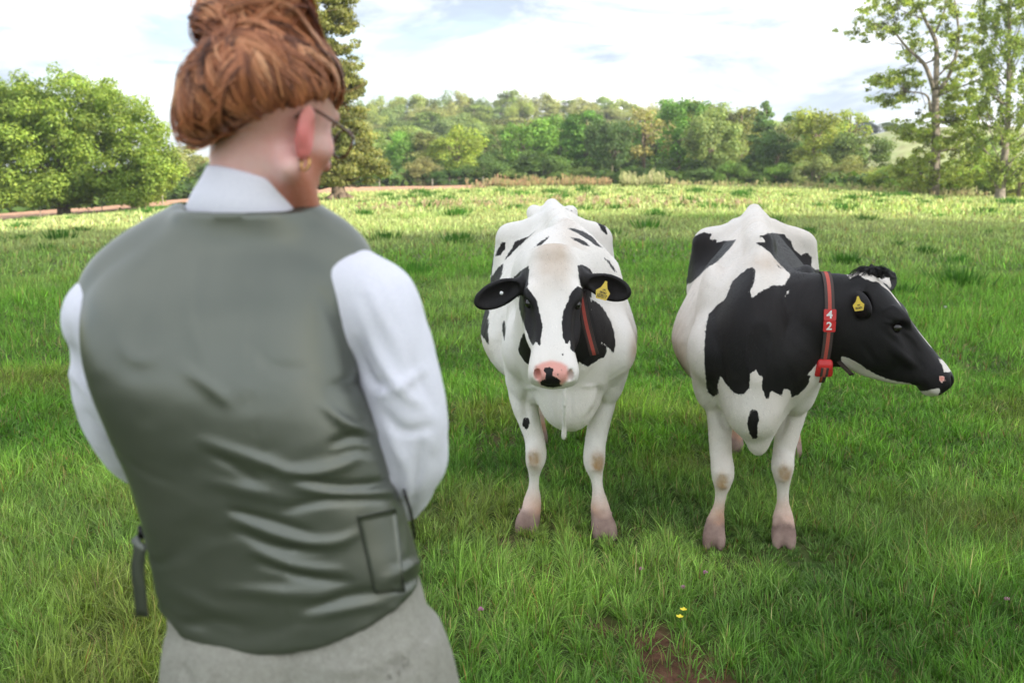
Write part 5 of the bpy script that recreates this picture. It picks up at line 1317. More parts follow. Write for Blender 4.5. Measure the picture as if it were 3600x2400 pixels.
# ================================================================= the man
def man():
    r = np.random.default_rng(77)
    root = empty('person', (-0.36, 1.50, 0)); tag(root, 'man seen from behind in grey-green waistcoat and white shirt, ginger hair in a bun', 'person')
    rl = np.array([-0.36, 1.50, 0])
    def kid(name, V, F, mat, par=None, **kw):
        o = mesh_obj(name, np.asarray(V) - rl, F, mat, None, **kw); o.parent = par or root; return o
    def lerp_st(st):
        out = []
        for (py, xl, xr, Yc, d) in st:
            a, b = P(xl, py, Yc), P(xr, py, Yc); out.append((a[2], (a[0] + b[0]) / 2, Yc, (b[0] - a[0]) / 2, d))
        out = np.array(out)[::-1]; return out       # ascending z
    def torso(G, st, off, zlo, zhi, k=.0, n=2.6, op='u'):
        s = lerp_st(st); s = catmull(s, 80); s = s[np.argsort(s[:, 0])]
        def fn(X, Y, Z):
            it = lambda c: np.interp(Z, s[:, 0], s[:, c]).astype(np.float32)
            w, d = it(3) + off, it(4) + off
            q = (np.abs((X - it(1)) / w) ** n + np.abs((Y - it(2)) / d) ** n + 1e-9) ** (1 / n)
            dd = (q - 1) * np.minimum(w, d)
            return np.maximum(dd, np.maximum(zlo - Z, Z - zhi)).astype(np.float32)
        G.apply(fn, (s[:, 1] - s[:, 3]).min() * np.array([1, 0, 0]) + np.array([0, 1.2, zlo]), np.array([(s[:, 1] + s[:, 3]).max(), 1.8, zhi]), k, op)
    ST = [(735, 640, 1088, 1.562, .097), (790, 600, 1110, 1.562, .096), (860, 500, 1140, 1.558, .098), (960, 372, 1240, 1.548, .112), (1100, 318, 1236, 1.525, .125), (1300, 342, 1262, 1.510, .138), (1500, 420, 1335, 1.505, .138),
          (1700, 502, 1380, 1.500, .130), (1880, 543, 1430, 1.500, .125), (2080, 585, 1490, 1.505, .130), (2280, 632, 1548, 1.510, .144), (2480, 600, 1610, 1.515, .150)]
    shR, shL = P(1290, 1015, 1.535), P(380, 1062, 1.545)
    elR, elL = P(1440, 1560, 1.530), P(462, 1530, 1.640)
    wrR, wrL = P(1290, 1760, 1.780), P(700, 1700, 1.830)
    neckb = P(862, 760, 1.555)
    # ---------------- head frame
    phi = R(36); f = np.array([math.sin(phi), math.cos(phi), -.30]); f /= np.linalg.norm(f); u = np.array([.10, .12, 1.0]); u -= f * (u @ f); u /= np.linalg.norm(u); rt = np.cross(f, u)
    HC_ = P(962, 395, 1.545)
    H = lambda a, b, c: HC_ + f * a + rt * b + u * c
    Rm = np.array([f, rt, u])
    # ---------------- body: one continuous skin
    G = Field(axis_coords(-.75, .12, .009, [(-.52, -.15, .0055)]), axis_coords(1.28, 2.02, .009, [(1.38, 1.72, .0055)]), axis_coords(-.02, 1.95, .010, [(1.50, 1.90, .0055), (1.0, 1.25, .007)]))
    G.ell(H(-.005, 0, .030), (.099, .077, .098), .0, Rm)
    G.ell(H(.040, 0, -.045), (.060, .060, .090), .03, Rm)
    G.ell(H(.078, 0, -.128), (.028, .032, .026), .03, Rm)
    for sg in (-1, 1):
        G.cone(H(.0, sg * .058, -.085), H(.074, sg * .024, -.128), .020, .019, .03)
        G.ell(H(.066, sg * .040, -.035), (.022, .022, .018), .02, Rm)
        G.ell(H(.088, sg * .030, .000), (.014, .017, .013), .012, Rm, op='s')
        G.ell(H(-.004, sg * .084, -.036), (.018, .010, .037), .010, Rm)
        G.ell(H(-.012, sg * .092, -.026), (.016, .008, .031), .006, Rm)
        G.ell(H(.004, sg * .096, -.028), (.010, .008, .021), .005, Rm, op='s')
        G.ell(H(.004, sg * .083, -.060), (.009, .006, .012), .008, Rm)
    G.cone(H(.095, 0, -.004), H(.118, 0, -.046), .008, .013, .012)
    G.ell(H(.093, 0, -.082), (.012, .024, .010), .012, Rm)
    G.ell(H(.090, 0, .022), (.012, .045, .012), .02, Rm)
    G.cone(H(-.020, 0, -.06) + (-.012, .032, 0), neckb + (.0, .016, -.02), .063, .062, .03)
    torso(G, ST, -.022, .80, P(860, 900, 1.56)[2], .05)
    for a, b, c, hs_ in ((shR, elR, wrR, 1), (shL, elL, wrL, -1)):
        G.cone(neckb + (0, 0, -.09), a - (hs_ * .02, 0, .02), .045, .034, .04); G.cone(a, b, .048, .040, .03); G.cone(b, c, .040, .027, .02)
    # legs, feet
    hip = P(1090, 2400, 1.515)
    for sg in (-1, 1):
        h0 = np.array([hip[0] + sg * .095, 1.515, .86]); kn = np.array([hip[0] + sg * .12, 1.50, .48]); an = np.array([hip[0] + sg * .14, 1.53, .09])
        G.cone(h0, kn, .095, .058, .05); G.cone(kn, an, .056, .038, .03); G.cone(an + (0, .0, -.04), an + (0, .14, -.05), .036, .028, .02)
    # hands clasped in front
    hands = []
    for (w, tgt, sg) in ((wrR, P(980, 1740, 1.860), 1), (wrL, P(930, 1690, 1.875), -1)):
        d = tgt - w; L = np.linalg.norm(d); d /= L; side = np.cross(d, [0, 0, 1.0]); side /= np.linalg.norm(side); up = np.cross(side, d)
        palm = w + d * .055
        G.cone(w, w + d * .03, .026, .026, .01)
        G.ell(palm + d * .02, (.050, .040, .018), .015, np.array([d, up, side]))
        for i, (o_, ln) in enumerate(((.030, .072), (.010, .080), (-.010, .075), (-.029, .060))):
            b0 = palm + d * .052 + up * o_; b1 = b0 + d * ln * .42 + side * .004 * sg; b2 = b1 + d * ln * .22 - side * .020 * sg; b3 = b2 - d * ln * .05 - side * .024 * sg
            G.cone(b0 - d * .02, b1, .0098, .009, .004); G.cone(b1, b2, .009, .0082, .002); G.cone(b2, b3, .0082, .0072, .002)
        t0 = palm - d * .005 + up * .034; t1 = t0 + d * .030 + up * .018; t2 = t1 + d * .028 - up * .002
        G.cone(t0, t1, .013, .0105, .008); G.cone(t1, t2, .0105, .0085, .002)
    V, Q = G.mesh(); V = smooth_mesh(V, Q, 1, .4)
    d = V - HC_; a, b, c = d @ f, d @ rt, d @ u
    ear = ((np.abs(b) > .078) & (np.abs(a) < .04) & (np.abs(c + .03) < .05)) * 1.0
    beard = sstep(-.004, .028, a + .25 * (-c - .05)) * sstep(-.035, -.060, c) * (np.abs(b) < .085) * (a > -.02) * 1.0
    hl0_, hl1_ = P(640, 512, 1.47), P(1190, 318, 1.47); nr_ = np.cross(hl1_ - hl0_, np.array([0, 1.0, -.12])); nr_ /= np.linalg.norm(nr_); nr_ = -nr_ if nr_[2] > 0 else nr_
    nape = sstep(-.045, .004, -((V - hl0_) @ nr_)) * (V[:, 2] > 1.6)
    nape_old = np.clip(sstep(-.03, .02, c + .35 * a + .01) , 0, 1) * (c > -.08) * sstep(.035, -.01, a)
    head = c > -.2
    m, t, bs = new_mat('skin')
    tcn = NN(t, 'ShaderNodeTexCoord'); nz = NOISE(t, tcn.outputs['Object'], 22, 4, .6); nf = NOISE(t, tcn.outputs['Object'], 400, 2, .6)
    base = RAMP(t, nz, [(.3, (.80, .42, .38)), (.7, (.88, .56, .51))])
    e = NN(t, 'ShaderNodeAttribute', attribute_name='ear'); bd = NN(t, 'ShaderNodeAttribute', attribute_name='beard'); npn = NN(t, 'ShaderNodeAttribute', attribute_name='nape')
    base = MIX(t, MATH(t, 'MULTIPLY', e.outputs['Fac'], .85), base, (.80, .20, .19))
    base = MIX(t, MATH(t, 'MULTIPLY', bd.outputs['Fac'], MATH(t, 'ADD', MATH(t, 'MULTIPLY', nf, .6), .50), clamp=True), base, (.44, .12, .045))
    base = MIX(t, MATH(t, 'MULTIPLY', npn.outputs['Fac'], MATH(t, 'ADD', MATH(t, 'MULTIPLY', nf, .5), .45), clamp=True), base, (.36, .17, .10))
    LK(t, base, bs.inputs['Base Color']); bs.inputs['Roughness'].default_value = .5
    bs.inputs['Subsurface Weight'].default_value = .25; bs.inputs['Subsurface Radius'].default_value = (.012, .004, .002); bs.inputs['Subsurface Scale'].default_value = 1.0
    body = kid('body', V, Q, m, attrs={'ear': ear, 'beard': np.clip(beard, 0, 1), 'nape': nape})
    # ---------------- shirt
    G = Field(axis_coords(-.80, .14, .008), axis_coords(1.30, 1.95, .008), axis_coords(.78, 1.60, .008))
    torso(G, ST, -.012, .84, P(860, 790, 1.56)[2], 0)
    G.cone(shR + (-.03, 0, .005), shR + (.012, 0, -.03), .058, .062, .03); G.cone(shL + (.03, 0, .005), shL + (-.006, 0, -.03), .055, .058, .03)
    G.path([shR + (.008, 0, -.02), P(1385, 1230, 1.525), P(1432, 1430, 1.520), P(1436, 1560, 1.535), P(1420, 1660, 1.57), P(1330, 1760, 1.70), wrR], [.062, .060, .062, .060, .052, .045, .036], .04, k0=.01)
    G.path([shL + (0, 0, -.02), P(396, 1250, 1.565), P(415, 1400, 1.60), P(462, 1520, 1.640), P(520, 1600, 1.68), P(620, 1680, 1.76), wrL], [.056, .060, .066, .064, .056, .046, .036], .04, k0=.01)
    G.cone(P(1436, 1640, 1.55), P(1440, 1800, 1.60), .044, .012, .04)
    V, Q = G.mesh(); V = smooth_mesh(V, Q, 1, .5)
    N = vnormals(V, Q); px = PX(V)
    sf = [([(1262, 1080), (1330, 1250), (1420, 1380), (1480, 1420)], 16, .006), ([(1290, 1000), (1360, 1150), (1450, 1300)], 20, .005), ([(1250, 1200), (1300, 1330), (1380, 1375)], 14, -.006), ([(1330, 1390), (1400, 1360), (1500, 1300)], 15, .006),
          ([(1345, 1450), (1420, 1520), (1530, 1500)], 18, -.006), ([(1360, 1520), (1430, 1650), (1440, 1780)], 16, .006), ([(1480, 1560), (1470, 1680), (1440, 1800)], 14, -.006), ([(1340, 920), (1390, 1000), (1420, 1100)], 22, -.003), ([(1400, 1200), (1480, 1330), (1540, 1450)], 18, -.004),
          ([(240, 1150), (270, 1280), (330, 1400)], 14, -.005), ([(240, 1300), (330, 1400), (400, 1520)], 16, .006), ([(300, 1450), (400, 1560), (480, 1640)], 14, -.005)]
    V = V + N * (folds(px, sf) * 1.4 + (vnoise(V, 9, 60, 2) - .5) * .010 + (np.abs(vnoise(V * (1, 1, .55) + vnoise(V, 6, 62)[:, None] * .08, 16, 61, 2) - .5) - .2) * .012)[:, None]
    m, t, bs = new_mat('shirt_cotton')
    tcn = NN(t, 'ShaderNodeTexCoord'); nz = NOISE(t, tcn.outputs['Object'], 300, 2)
    LK(t, RAMP(t, nz, [(.3, (.78, .78, .87)), (.7, (.85, .85, .93))]), bs.inputs['Base Color']); bs.inputs['Roughness'].default_value = .8; bs.inputs['Specular IOR Level'].default_value = .2
    bn = NN(t, 'ShaderNodeBump'); bn.inputs['Strength'].default_value = .12; bn.inputs['Distance'].default_value = .001; LK(t, nz, bn.inputs['Height']); LK(t, bn.outputs[0], bs.inputs['Normal'])
    bs.inputs['Subsurface Weight'].default_value = 0
    M_shirt = m
    shirt = kid('shirt', V, Q, m)
    # collar: a folded band standing round the neck
    n = 64; aa = np.linspace(0, 2 * np.pi, n, endpoint=False); rings = []
    cb, ct = P(864, 728, 1.560), P(897, 606, 1.560)
    for (tv, ro, dz) in ((0, .087, -.012), (0, .090, -.004), (.35, .084, 0), (.70, .077, 0), (.92, .0735, 0), (1.0, .0710, .002), (.98, .0680, .0), (.5, .066, 0), (0, .066, 0)):
        cc = cb * (1 - tv) + ct * tv
        x = cc[0] + ro * np.sin(aa) * 1.0; y = cc[1] - ro * np.cos(aa) * 1.02
        z = cc[2] + dz - (.010 + .022 * tv) * (1 - np.cos(aa)) / 2 - np.sin(aa) * (.009 + .010 * tv)
        rings.append(np.stack([x, y, z], 1))
    V = np.vstack(rings); K = len(rings); i, j = np.meshgrid(np.arange(K - 1), np.arange(n), indexing='ij'); i = i.ravel(); j = j.ravel(); k = (j + 1) % n
    kid('collar', V, np.stack([i * n + j, i * n + k, (i + 1) * n + k, (i + 1) * n + j], 1), M_shirt, shirt)
    # ---------------- waistcoat
    G = Field(axis_coords(-.70, .02, .006), axis_coords(1.30, 1.72, .006), axis_coords(.82, 1.60, .006))
    torso(G, ST, .004, .70, P(860, 738, 1.56)[2], 0, n=2.5)
    G.path([P(560, 948, 1.570), P(480, 995, 1.565), P(400, 1062, 1.552)], [.046, .041, .032], .05)
    G.path([P(860, 862, 1.575), P(700, 890, 1.572), P(560, 948, 1.570)], [.050, .050, .046], .05); G.path([P(860, 862, 1.575), P(1000, 872, 1.572), P(1100, 905, 1.57), P(1200, 950, 1.555)], [.050, .050, .046, .036], .05)
    # cut the neck opening and the hem
    def neckhole(X, Y, Z):
        x, y = X - cb[0], Y - cb[1]; rad = np.sqrt(x * x + y * y); zp = cb[2] - .004 - .010 * (1 + y / np.maximum(rad, .02)) / 2 - .009 * x / np.maximum(rad, .02)
        return np.maximum(rad - .088, (zp - .012) - Z).astype(np.float32)
    G.apply(neckhole, (-1, 1, 1.3), (1, 2.2, 1.8), .004, op='s')
    hx = np.array([P(x_, y_, 1.38) for x_, y_ in ((560, 2215), (620, 2265), (760, 2292), (900, 2302), (1020, 2295), (1150, 2270), (1300, 2215), (1420, 2160), (1560, 2070))])
    def hem(X, Y, Z):
        zz = np.interp(X, hx[:, 0], hx[:, 2]) - (Y - 1.38) * .06
        return (Z - zz).astype(np.float32) + 0 * X + 0 * Y
    G.apply(lambda X, Y, Z: hem(X, Y, Z), (-1, 1, .7), (1, 2.2, 1.7), .004, op='s')
    V, Q = G.mesh(); V = smooth_mesh(V, Q, 2, .5); N = vnormals(V, Q); px = PX(V)
    c4 = lambda *p: [(200 + x / 1.4255, 1300 + y / 1.4255) for x, y in p]
    vf = [(c4((730, 360), (1000, 450), (1200, 520), (1400, 490), (1520, 430)), 20, .0065), (c4((1180, 540), (1400, 582), (1600, 570), (1690, 540)), 11, -.0075), (c4((1210, 590), (1450, 622), (1710, 610)), 13, .0070), (c4((1130, 700), (1380, 652), (1660, 645)), 12, -.0060),
          (c4((880, 745), (1050, 805), (1250, 862), (1400, 860), (1500, 820)), 17, .0070), (c4((860, 705), (1050, 752), (1280, 815)), 12, -.0050), (c4((880, 800), (1100, 885), (1330, 905)), 13, -.0050), (c4((980, 900), (1200, 980), (1420, 1005)), 17, .0060),
          (c4((1000, 960), (1250, 1035), (1480, 1060)), 13, -.0055), (c4((830, 1090), (1100, 1110), (1380, 1130)), 24, .0050), (c4((1230, 1195), (1450, 1132), (1620, 1105)), 15, -.0060), (c4((1250, 1240), (1450, 1195), (1640, 1160)), 15, .0055),
          (c4((1330, 170), (1450, 270), (1590, 312)), 18, .0080), (c4((1380, 90), (1520, 60), (1600, 90)), 22, -.0060), (c4((1380, 370), (1500, 330), (1600, 345)), 13, -.0070), (c4((1380, 440), (1520, 410), (1620, 420)), 12, -.0040),
          (c4((1640, 1055), (1740, 995), (1830, 950)), 14, .0090), (c4((1690, 1215), (1790, 1185), (1880, 1120)), 14, .0080), (c4((1640, 1105), (1770, 1065), (1850, 1000)), 11, -.0080), (c4((760, 420), (860, 470), (1000, 560)), 14, -.004), (c4((760, 560), (950, 600), (1150, 650)), 20, .0035),
          (c4((560, 1080), (700, 1150), (850, 1220)), 26, .003), (c4((620, 1280), (800, 1250), (950, 1290)), 22, -.003), ([(560, 860), (500, 1050), (470, 1300)], 40, -.003), ([(700, 860), (680, 1100), (740, 1330)], 36, .003), ([(1110, 1000), (1180, 1120), (1240, 1230)], 26, -.004),
          ([(640, 1290), (740, 1360), (800, 1420)], 24, .004), ([(880, 1200), (960, 1290), (1100, 1300)], 26, -.003), ([(400, 1180), (480, 1260), (560, 1250)], 28, .003), ([(860, 800), (870, 1200), (900, 1500), (980, 1900), (1010, 2270)], 5, -.0012)]
    amp = folds(px, vf) * .85
    back = sstep(1.56, 1.50, V[:, 1])
    V = V + N * ((amp * back) + (vnoise(V * (1, 1, 1.6), 7, 70, 3) - .5) * .008 * sstep(1.50, 1.30, V[:, 2]) + (vnoise(V, 4, 71, 2) - .5) * .006 - np.clip(.10 - np.abs(vnoise(V * (.6, 1, 1.5) + vnoise(V, 5, 73)[:, None] * .1, 8, 72, 2) - .5), 0, 1) * .020 * sstep(1.35, 1.15, V[:, 2]) * back)[:, None]
    m, t, bs = new_mat('waistcoat_satin')
    tcn = NN(t, 'ShaderNodeTexCoord'); nz = NOISE(t, tcn.outputs['Object'], 5, 3); wv = NOISE(t, tcn.outputs['Object'], 600, 2)
    LK(t, RAMP(t, nz, [(.3, (.145, .157, .132)), (.7, (.180, .190, .160))]), bs.inputs['Base Color'])
    bs.inputs['Roughness'].default_value = .36; bs.inputs['Specular IOR Level'].default_value = .6; bs.inputs['Metallic'].default_value = .72
    bn = NN(t, 'ShaderNodeBump'); bn.inputs['Strength'].default_value = .08; bn.inputs['Distance'].default_value = .001; LK(t, wv, bn.inputs['Height']); LK(t, bn.outputs[0], bs.inputs['Normal'])
    M_satin = m
    vest = kid('waistcoat', V, Q, m)
    # back strap panel standing off the waistcoat at the right, buckle tab and hanging strap end at the left
    from mathutils.bvhtree import BVHTree
    tree = BVHTree.FromPolygons([tuple(v) for v in V], [tuple(int(i_) for i_ in q) for q in Q])
    cp = np.array([0, 0, CAM_H])
    def on_vest(x_, y_, off=.004):
        d_ = P(x_, y_, 1.4) - cp; d_ /= np.linalg.norm(d_); h = tree.ray_cast(Vector(cp), Vector(d_))
        if h[0] is None: return P(x_, y_, 1.42)
        return np.array(h[0]) + np.array(h[1]) * off
    def patch(name, corners, nu, nv, off, th, mat, par):
        tl, tr, br, bl = (np.array(c_, float) for c_ in corners); g = np.zeros((nu, nv, 3))
        for i_ in range(nu):
            for j_ in range(nv):
                s_, q_ = i_ / (nu - 1), j_ / (nv - 1); pt = (tl * (1 - s_) + tr * s_) * (1 - q_) + (bl * (1 - s_) + br * s_) * q_; g[i_, j_] = on_vest(pt[0], pt[1], off)
        nrm = np.array([0, -1, 0]); V_ = np.concatenate([g.reshape(-1, 3), (g - nrm * th).reshape(-1, 3)]); F_ = []; o_ = nu * nv
        for i_ in range(nu - 1):
            for j_ in range(nv - 1):
                a_ = i_ * nv + j_; F_ += [(a_, a_ + nv, a_ + nv + 1, a_ + 1), (o_ + a_, o_ + a_ + 1, o_ + a_ + nv + 1, o_ + a_ + nv)]
        for i_ in range(nu - 1):
            for j_ in (0, nv - 1): a_ = i_ * nv + j_; F_.append((a_, a_ + nv, o_ + a_ + nv, o_ + a_))
        for j_ in range(nv - 1):
            for i_ in (0, nu - 1): a_ = i_ * nv + j_; F_.append((a_, a_ + 1, o_ + a_ + 1, o_ + a_))
        return kid(name, V_, np.array(F_), mat, par)
    patch('waist_strap', [(1255, 1815), (1385, 1790), (1420, 2080), (1318, 2085)], 8, 14, .0035, .004, M_satin, vest)
    M_clip = simple_mat('dark_metal', (.03, .028, .03), .35, .1, metal=.8)
    bk = on_vest(1395, 1800, .012)
    V_, F_ = tube(catmull([bk + (0, 0, .035), bk + (.010, -.002, 0), bk + (.016, 0, -.045)], 8), .0025, 6); kid('buckle', V_, as_faces(F_), M_clip, vest)
    b0 = P(508, 1868, 1.47); pth = catmull([b0, b0 + (-.010, -.01, -.010), P(492, 1920, 1.45), P(484, 2000, 1.45), P(492, 2080, 1.45), P(500, 2165, 1.452)], 16)
    V_, F_ = strip(pth, np.array([.97, -.2, .0]), np.r_[np.linspace(.010, .020, 6), np.full(10, .021)], .0025, np.array([.2, .97, 0])); kid('strap_end', V_, F_, M_satin, vest)
    V_, F_ = tube([b0 + (-.004, 0, .010), b0 + (-.004, -.004, -.010)], .006, 8); kid('buckle', V_, as_faces(F_), M_clip, vest)
    # ---------------- trousers
    G = Field(axis_coords(-.60, .12, .010), axis_coords(1.28, 1.76, .010), axis_coords(.04, 1.12, .010))
    torso(G, ST, -.006, .80, P(900, 2000, 1.51)[2], 0)
    torso(G, [(2180, 620, 1530, 1.505, .128), (2280, 612, 1568, 1.510, .136), (2400, 600, 1600, 1.512, .146), (2520, 590, 1630, 1.515, .15)], .000, .76, P(1000, 2200, 1.51)[2], .02, n=2.5)
    for sg in (-1, 1):
        h0 = np.array([hip[0] + sg * .100, 1.505, .82]); kn = np.array([hip[0] + sg * .122, 1.50, .48]); an = np.array([hip[0] + sg * .14, 1.53, .09])
        G.ell(h0 + (0, -.05, .04), (.105, .10, .11), .05)
        G.cone(h0, kn, .110, .088, .04); G.cone(kn, an, .088, .074, .03)
    V, Q = G.mesh(); V = smooth_mesh(V, Q, 1, .5); N = vnormals(V, Q); px = PX(V)
    tf = [([(1250, 2390), (1400, 2330), (1520, 2230)], 7, -.004), ([(1275, 2420), (1400, 2370), (1500, 2300)], 7, -.004), ([(1010, 2300), (1005, 2480)], 5, -.003), ([(640, 2340), (680, 2420)], 10, -.003), ([(1120, 2330), (1200, 2360), (1300, 2350)], 12, .003), ([(1530, 2100), (1570, 2200), (1590, 2330)], 10, .004)]
    V = V + N * (folds(px, tf) * 2 * (V[:, 1] < 1.5) + (vnoise(V, 8, 80, 2) - .5) * .008)[:, None]
    m, t, bs = new_mat('trouser_tweed')
    tcn = NN(t, 'ShaderNodeTexCoord'); w1 = NOISE(t, tcn.outputs['Object'], 350, 3, .7); w2 = NOISE(t, tcn.outputs['Object'], 60, 4, .7)
    c = RAMP(t, w1, [(.3, (.22, .21, .175)), (.7, (.42, .41, .35))]); c = MIX(t, .35, c, RAMP(t, w2, [(.3, (.22, .21, .18)), (.7, (.44, .43, .38))]))
    LK(t, c, bs.inputs['Base Color']); bs.inputs['Roughness'].default_value = .9; bs.inputs['Specular IOR Level'].default_value = .15
    bn = NN(t, 'ShaderNodeBump'); bn.inputs['Strength'].default_value = .3; bn.inputs['Distance'].default_value = .002; LK(t, w1, bn.inputs['Height']); LK(t, bn.outputs[0], bs.inputs['Normal'])
    tr = kid('trousers', V, Q, m)
    for sg in (-1, 1):
        G = Field(axis_coords(-.62, .16, .008), axis_coords(1.44, 1.80, .008), axis_coords(-.02, .16, .008)); c0 = np.array([hip[0] + sg * .14, 1.53, .05])
        G.cone(c0 + (0, -.01, .03), c0 + (0, .02, .0), .047, .050, 0); G.cone(c0 + (0, .0, -.008), c0 + (sg * .01, .17, -.012), .046, .036, .03)
        G.apply(lambda X, Y, Z: (Z - .0 + 0 * X + 0 * Y).astype(np.float32), (-1, 1, -1), (1, 2, 1), .004, op='s'); V, Q = G.mesh()
        kid('shoe', V, Q, simple_mat('brown_leather', (.11, .055, .03), .35, .2, 30))
    # ---------------- hair
    Rh = np.array([f, rt, u])
    G = Field(axis_coords(-.62, -.12, .006), axis_coords(1.34, 1.72, .006), axis_coords(1.55, 1.96, .006))
    G.ell(H(-.006, 0, .038), (.104, .082, .094), 0, Rh)
    G.ell(P(832, 330, 1.50), (.074, .068, .072), .04); G.ell(P(975, 165, 1.545), (.034, .040, .05), .04)
    G.ell(P(726, 425, 1.49), (.032, .038, .042), .04)
    # the fade: nothing below a slanting hairline
    hl0, hl1 = P(640, 512, 1.47), P(1190, 318, 1.47)
    nrm = np.cross(hl1 - hl0, np.array([0, 1.0, -.12])); nrm /= np.linalg.norm(nrm)
    if nrm[2] > 0: nrm = -nrm
    G.apply(lambda X, Y, Z: (-((X - hl0[0]) * nrm[0] + (Y - hl0[1]) * nrm[1] + (Z - hl0[2]) * nrm[2])).astype(np.float32), (-1, 1, 1), (1, 2, 2.2), .02, op='s')
    bun = [(P(890, 95, 1.555), (.072, .062, .046)), (P(800, 60, 1.54), (.040, .045, .038)), (P(960, 40, 1.56), (.050, .050, .055)), (P(900, 190, 1.53), (.050, .045, .035))]
    for c_, r_ in bun: G.ell(c_, r_, .03)
    V, Q = G.mesh()
    V = V + vnormals(V, Q) * ((vnoise(V, 28, 90, 2) - .5) * .012)[:, None]
    m, t, bs = new_mat('ginger_hair')
    at = NN(t, 'ShaderNodeAttribute', attribute_name='tone'); tcn = NN(t, 'ShaderNodeTexCoord')
    c = RAMP(t, at.outputs['Fac'], [(0, (.060, .022, .014)), (.32, (.26, .088, .040)), (.66, (.56, .21, .090)), (1, (.82, .42, .22))])
    LK(t, c, bs.inputs['Base Color']); bs.inputs['Roughness'].default_value = .42; bs.inputs['Specular IOR Level'].default_value = .45
    M_hair = m
    hair = kid('hair', V, Q, M_hair, attrs={'tone': .12 + .25 * vnoise(V, 25, 91)})
    # strands swept from the hairline up into the bun
    from mathutils.bvhtree import BVHTree
    HV = V; cen = H(-.01, 0, .03); knot = P(885, 205, 1.50)
    ht = BVHTree.FromPolygons([tuple(v) for v in V], [tuple(int(i_) for i_ in q) for q in Q])
    N = vnormals(V, Q); parts = []; tones = []
    def ribbon(path, nr, w):
        tan = np.gradient(path, axis=0); s_ = np.cross(tan, nr); s_ /= np.linalg.norm(s_, axis=1)[:, None] + 1e-9; w = np.asarray(w)[:, None]
        Vv = np.stack([path - s_ * w, path + nr * w * .6, path + s_ * w], 1).reshape(-1, 3); n_ = len(path); k_ = np.arange(n_ - 1)[:, None] * 3
        return Vv, np.vstack([k_ + [[0, 1, 4, 3]], k_ + [[1, 2, 5, 4]]])
    low = V[(V[:, 2] < P(900, 150, 1.5)[2])]
    def surf(dd):
        h = ht.ray_cast(Vector(cen + dd * .3), Vector(-dd)); return .3 - h[3] if h[0] is not None else .1
    nlock = 330; idx = r.integers(len(low), size=nlock)
    for li, q in enumerate(idx):
        s0 = low[q]; e0 = knot + r.normal(size=3) * (.020, .018, .010)
        d0 = s0 - cen; d1 = e0 - cen; d0 /= np.linalg.norm(d0); d1 /= np.linalg.norm(d1)
        om = math.acos(np.clip(d0 @ d1, -1, 1))
        if om < .25: continue
        n_ = 10; ts = np.linspace(0, min(1, .6 + r.random() * .5), n_); axx = np.cross(d0, d1); axx /= np.linalg.norm(axx)
        bow = r.normal() * .10 + .14 * np.sign(axx[1] if abs(axx[1]) > .2 else axx[2]); lift = .001 + .009 * r.random() ** 2.5
        path = []; nr = []
        for t_ in ts:
            dd = (math.sin((1 - t_) * om) * d0 + math.sin(t_ * om) * d1) / math.sin(om) + axx * bow * math.sin(math.pi * t_); dd /= np.linalg.norm(dd)
            path.append(cen + dd * (surf(dd) + .0008 + lift * math.sin(math.pi * min(1, t_ * 1.1)))); nr.append(dd)
        path = np.array(path); nr = np.array(nr); tan = np.gradient(path, axis=0); sd = np.cross(tan, nr); sd /= np.linalg.norm(sd, axis=1)[:, None] + 1e-9
        tone = np.clip(.58 + .22 * r.normal(), .05, 1); wdt = r.uniform(.003, .0075); prof = (.45 + .55 * np.sin(np.pi * (ts * .8 + .1)))[:, None]
        for k_ in range(15):
            a_, b_ = r.normal(), r.random(); off = sd * a_ * wdt * prof + nr * (b_ - .7) * .0035 + sd * (.0012 * np.sin(ts * r.uniform(5, 11) + r.uniform(0, 6)))[:, None]
            v_, f_ = ribbon(path + off, nr, r.uniform(.0009, .0016) * (1 - .55 * ts)); parts.append((v_, f_)); tones.append(np.full(len(v_), np.clip(tone + r.normal() * .10 - .10 * abs(a_) + .12 * (b_ - .5), 0, 1)))
    for k0 in range(64):
        c_, r_ = bun[r.integers(len(bun))]; a0 = r.uniform(0, 6.28); ax_ = r.normal(size=3); ax_[1] = abs(ax_[1]) + .5; ax_ /= np.linalg.norm(ax_); e1 = np.cross(ax_, [0, 0, 1.0]); e1 /= np.linalg.norm(e1); e2 = np.cross(ax_, e1)
        sp = r.uniform(1.6, 3.4); ts = np.linspace(0, 1, 12); an = a0 + sp * ts; sc2 = r.uniform(.88, 1.15) + .10 * np.sin(np.pi * ts); dirs = np.cos(an)[:, None] * e1 + np.sin(an)[:, None] * e2; path = c_ + dirs * np.array(r_) * np.asarray(sc2)[:, None] + ax_ * r.normal() * .012
        tan = np.gradient(path, axis=0); sd = np.cross(tan, dirs); sd /= np.linalg.norm(sd, axis=1)[:, None] + 1e-9; tone = np.clip(.70 + .20 * r.normal(), .1, 1); wdt = r.uniform(.003, .008)
        for k_ in range(17):
            a_, b_ = r.normal(), r.random(); v_, f_ = ribbon(path + sd * a_ * wdt + dirs * (b_ - .5) * .006, dirs, r.uniform(.0008, .0014) * (1 - .5 * ts)); parts.append((v_, f_)); tones.append(np.full(len(v_), np.clip(tone + r.normal() * .10 + .15 * (b_ - .5), 0, 1)))
    # flyaway hairs and the loose loop at the nape
    for k_ in range(60):
        s0 = low[r.integers(len(low))]; d_ = s0 - cen; d_ /= np.linalg.norm(d_)
        p_ = catmull([s0, s0 + d_ * .010 + r.normal(size=3) * .008, s0 + d_ * r.uniform(.01, .028) + r.normal(size=3) * .014], 7); v_, f_ = ribbon(p_, np.tile(d_, (7, 1)), np.full(7, .0005)); parts.append((v_, f_)); tones.append(np.full(len(v_), .7))
